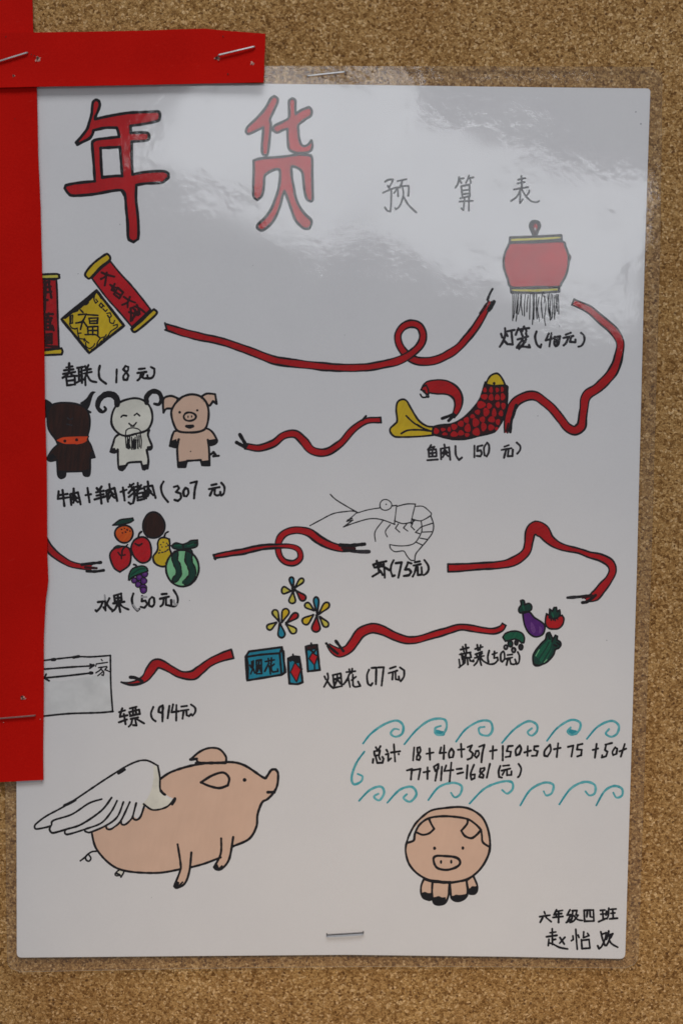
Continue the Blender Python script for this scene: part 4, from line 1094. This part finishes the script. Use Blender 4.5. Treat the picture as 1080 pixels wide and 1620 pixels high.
pinhole(strip_h, h_across, 60.5, 92.5, 3.4, True, 'deephole', [(50, 86, 1.4, 'hole'), (55, 88, 1.2, 'hole'), (57, 96, 1.6, 'tear')])
pinhole(strip_h, h_across, 22, 119.5, 1.7)
pinhole(strip_h, h_across, 343, 91.5, 3.2, True, 'hole', [(346, 95, 1.4, 'tear'), (340, 93, 1.1, 'tear')])
pinhole(strip_h, h_across, 398.5, 99.5, 2.6, True, 'tear')
pinhole(strip_h, h_across, 361, 117, 1.6, False)
pinhole(strip_h, h_across, 353, 57.5, 1.3, False)
pinhole(strip_h, h_across, 10, 58, 1.2, False)
pinhole(strip_v, h_upright, 36.5, 1104, 3.3, True, 'hole', [(38.5, 1103, 1.7, 'tear'), (34.5, 1105, 1.5, 'tear')])
pinhole(strip_v, h_upright, 6, 1143, 1.1, False, 'tear')
pinhole(strip_v, h_upright, 64, 1138, 1.2, False, 'tear')
pinhole(strip_v, h_upright, 66, 1235, 1.6, False, 'tear')
pinhole(strip_v, h_upright, 24, 188, 0.9, False)

# hole in the film at the top margin
def film_h(x, y, z): return poster_front(z) + 0.0003
pinhole(poster, film_h, 588, 114, 1.7, False, 'deephole', [(590, 111, 0.9, 'deephole'), (585.5, 112, 0.8, 'deephole')])
pinhole(poster, film_h, 531, 119.5, 1.6, False, 'deephole')

# ------------------------------------------------------------------ staples
def staple_mesh(width, leg=0.0018):
    """flat-wire staple: crown with two bent legs, local x along the crown, local -y towards the viewer"""
    w, t = 0.00056, 0.00042
    path = [(-width / 2, leg), (-width / 2, 0.0002), (-width / 2 + 0.0002, 0), (0, -0.00008), (width / 2 - 0.0002, 0), (width / 2, 0.0002), (width / 2, leg)]
    v, f = [], []
    ring = [(-w / 2 + 0.0001, -1), (w / 2 - 0.0001, -1), (w / 2, -0.4), (w / 2, 0.4), (w / 2 - 0.0001, 1), (-w / 2 + 0.0001, 1), (-w / 2, 0.4), (-w / 2, -0.4)]
    n = len(path)
    for i, (x, y) in enumerate(path):
        a, b = path[max(0, i - 1)], path[min(n - 1, i + 1)]
        tx, ty = b[0] - a[0], b[1] - a[1]; L = math.hypot(tx, ty); nx, ny = -ty / L, tx / L
        for zz, k in ring: v.append((x + nx * k * t / 2, y + ny * k * t / 2, zz))
    R = len(ring)
    for i in range(n - 1):
        for k in range(R):
            f.append((i * R + k, i * R + (k + 1) % R, (i + 1) * R + (k + 1) % R, (i + 1) * R + k))
    f.append(tuple(range(R))); f.append(tuple((n - 1) * R + k for k in reversed(range(R))))
    return v, f
def staple(ax, ay, bx, by, hf, label, wire='steel'):
    a = P(ax, ay, hf); b = P(bx, by, hf)
    v, f = staple_mesh((b - a).length)
    o = link_mesh('staple', v, f, [M[wire]])
    for p in o.data.polygons: p.use_smooth = False
    o.location = (a + b) / 2
    o.rotation_euler = (0, -math.atan2(b.z - a.z, b.x - a.x), 0)
    tag(o, label, 'staple', 'staples pinning the paper to the board')
staple(-16, 101.5, 43.5, 83, lambda z: h_across(15, 92, z) + 0.00055, 'tilted staple at the left end of the level red strip, cut off by the frame')
staple(345.5, 87, 402.5, 73.5, lambda z: h_across(374, 80, z) + 0.00075, 'tilted bright staple near the right end of the level red strip')
staple(486, 120, 545.5, 113.5, lambda z: poster_front(z) + 0.00065, 'staple through the clear film margin above the paper')
staple(517, 1479, 574.5, 1475.5, lambda z: poster_front(z) + 0.00075, 'staple with painted-in dark reflection on the white paper near its bottom edge', 'steeldarkrefl')
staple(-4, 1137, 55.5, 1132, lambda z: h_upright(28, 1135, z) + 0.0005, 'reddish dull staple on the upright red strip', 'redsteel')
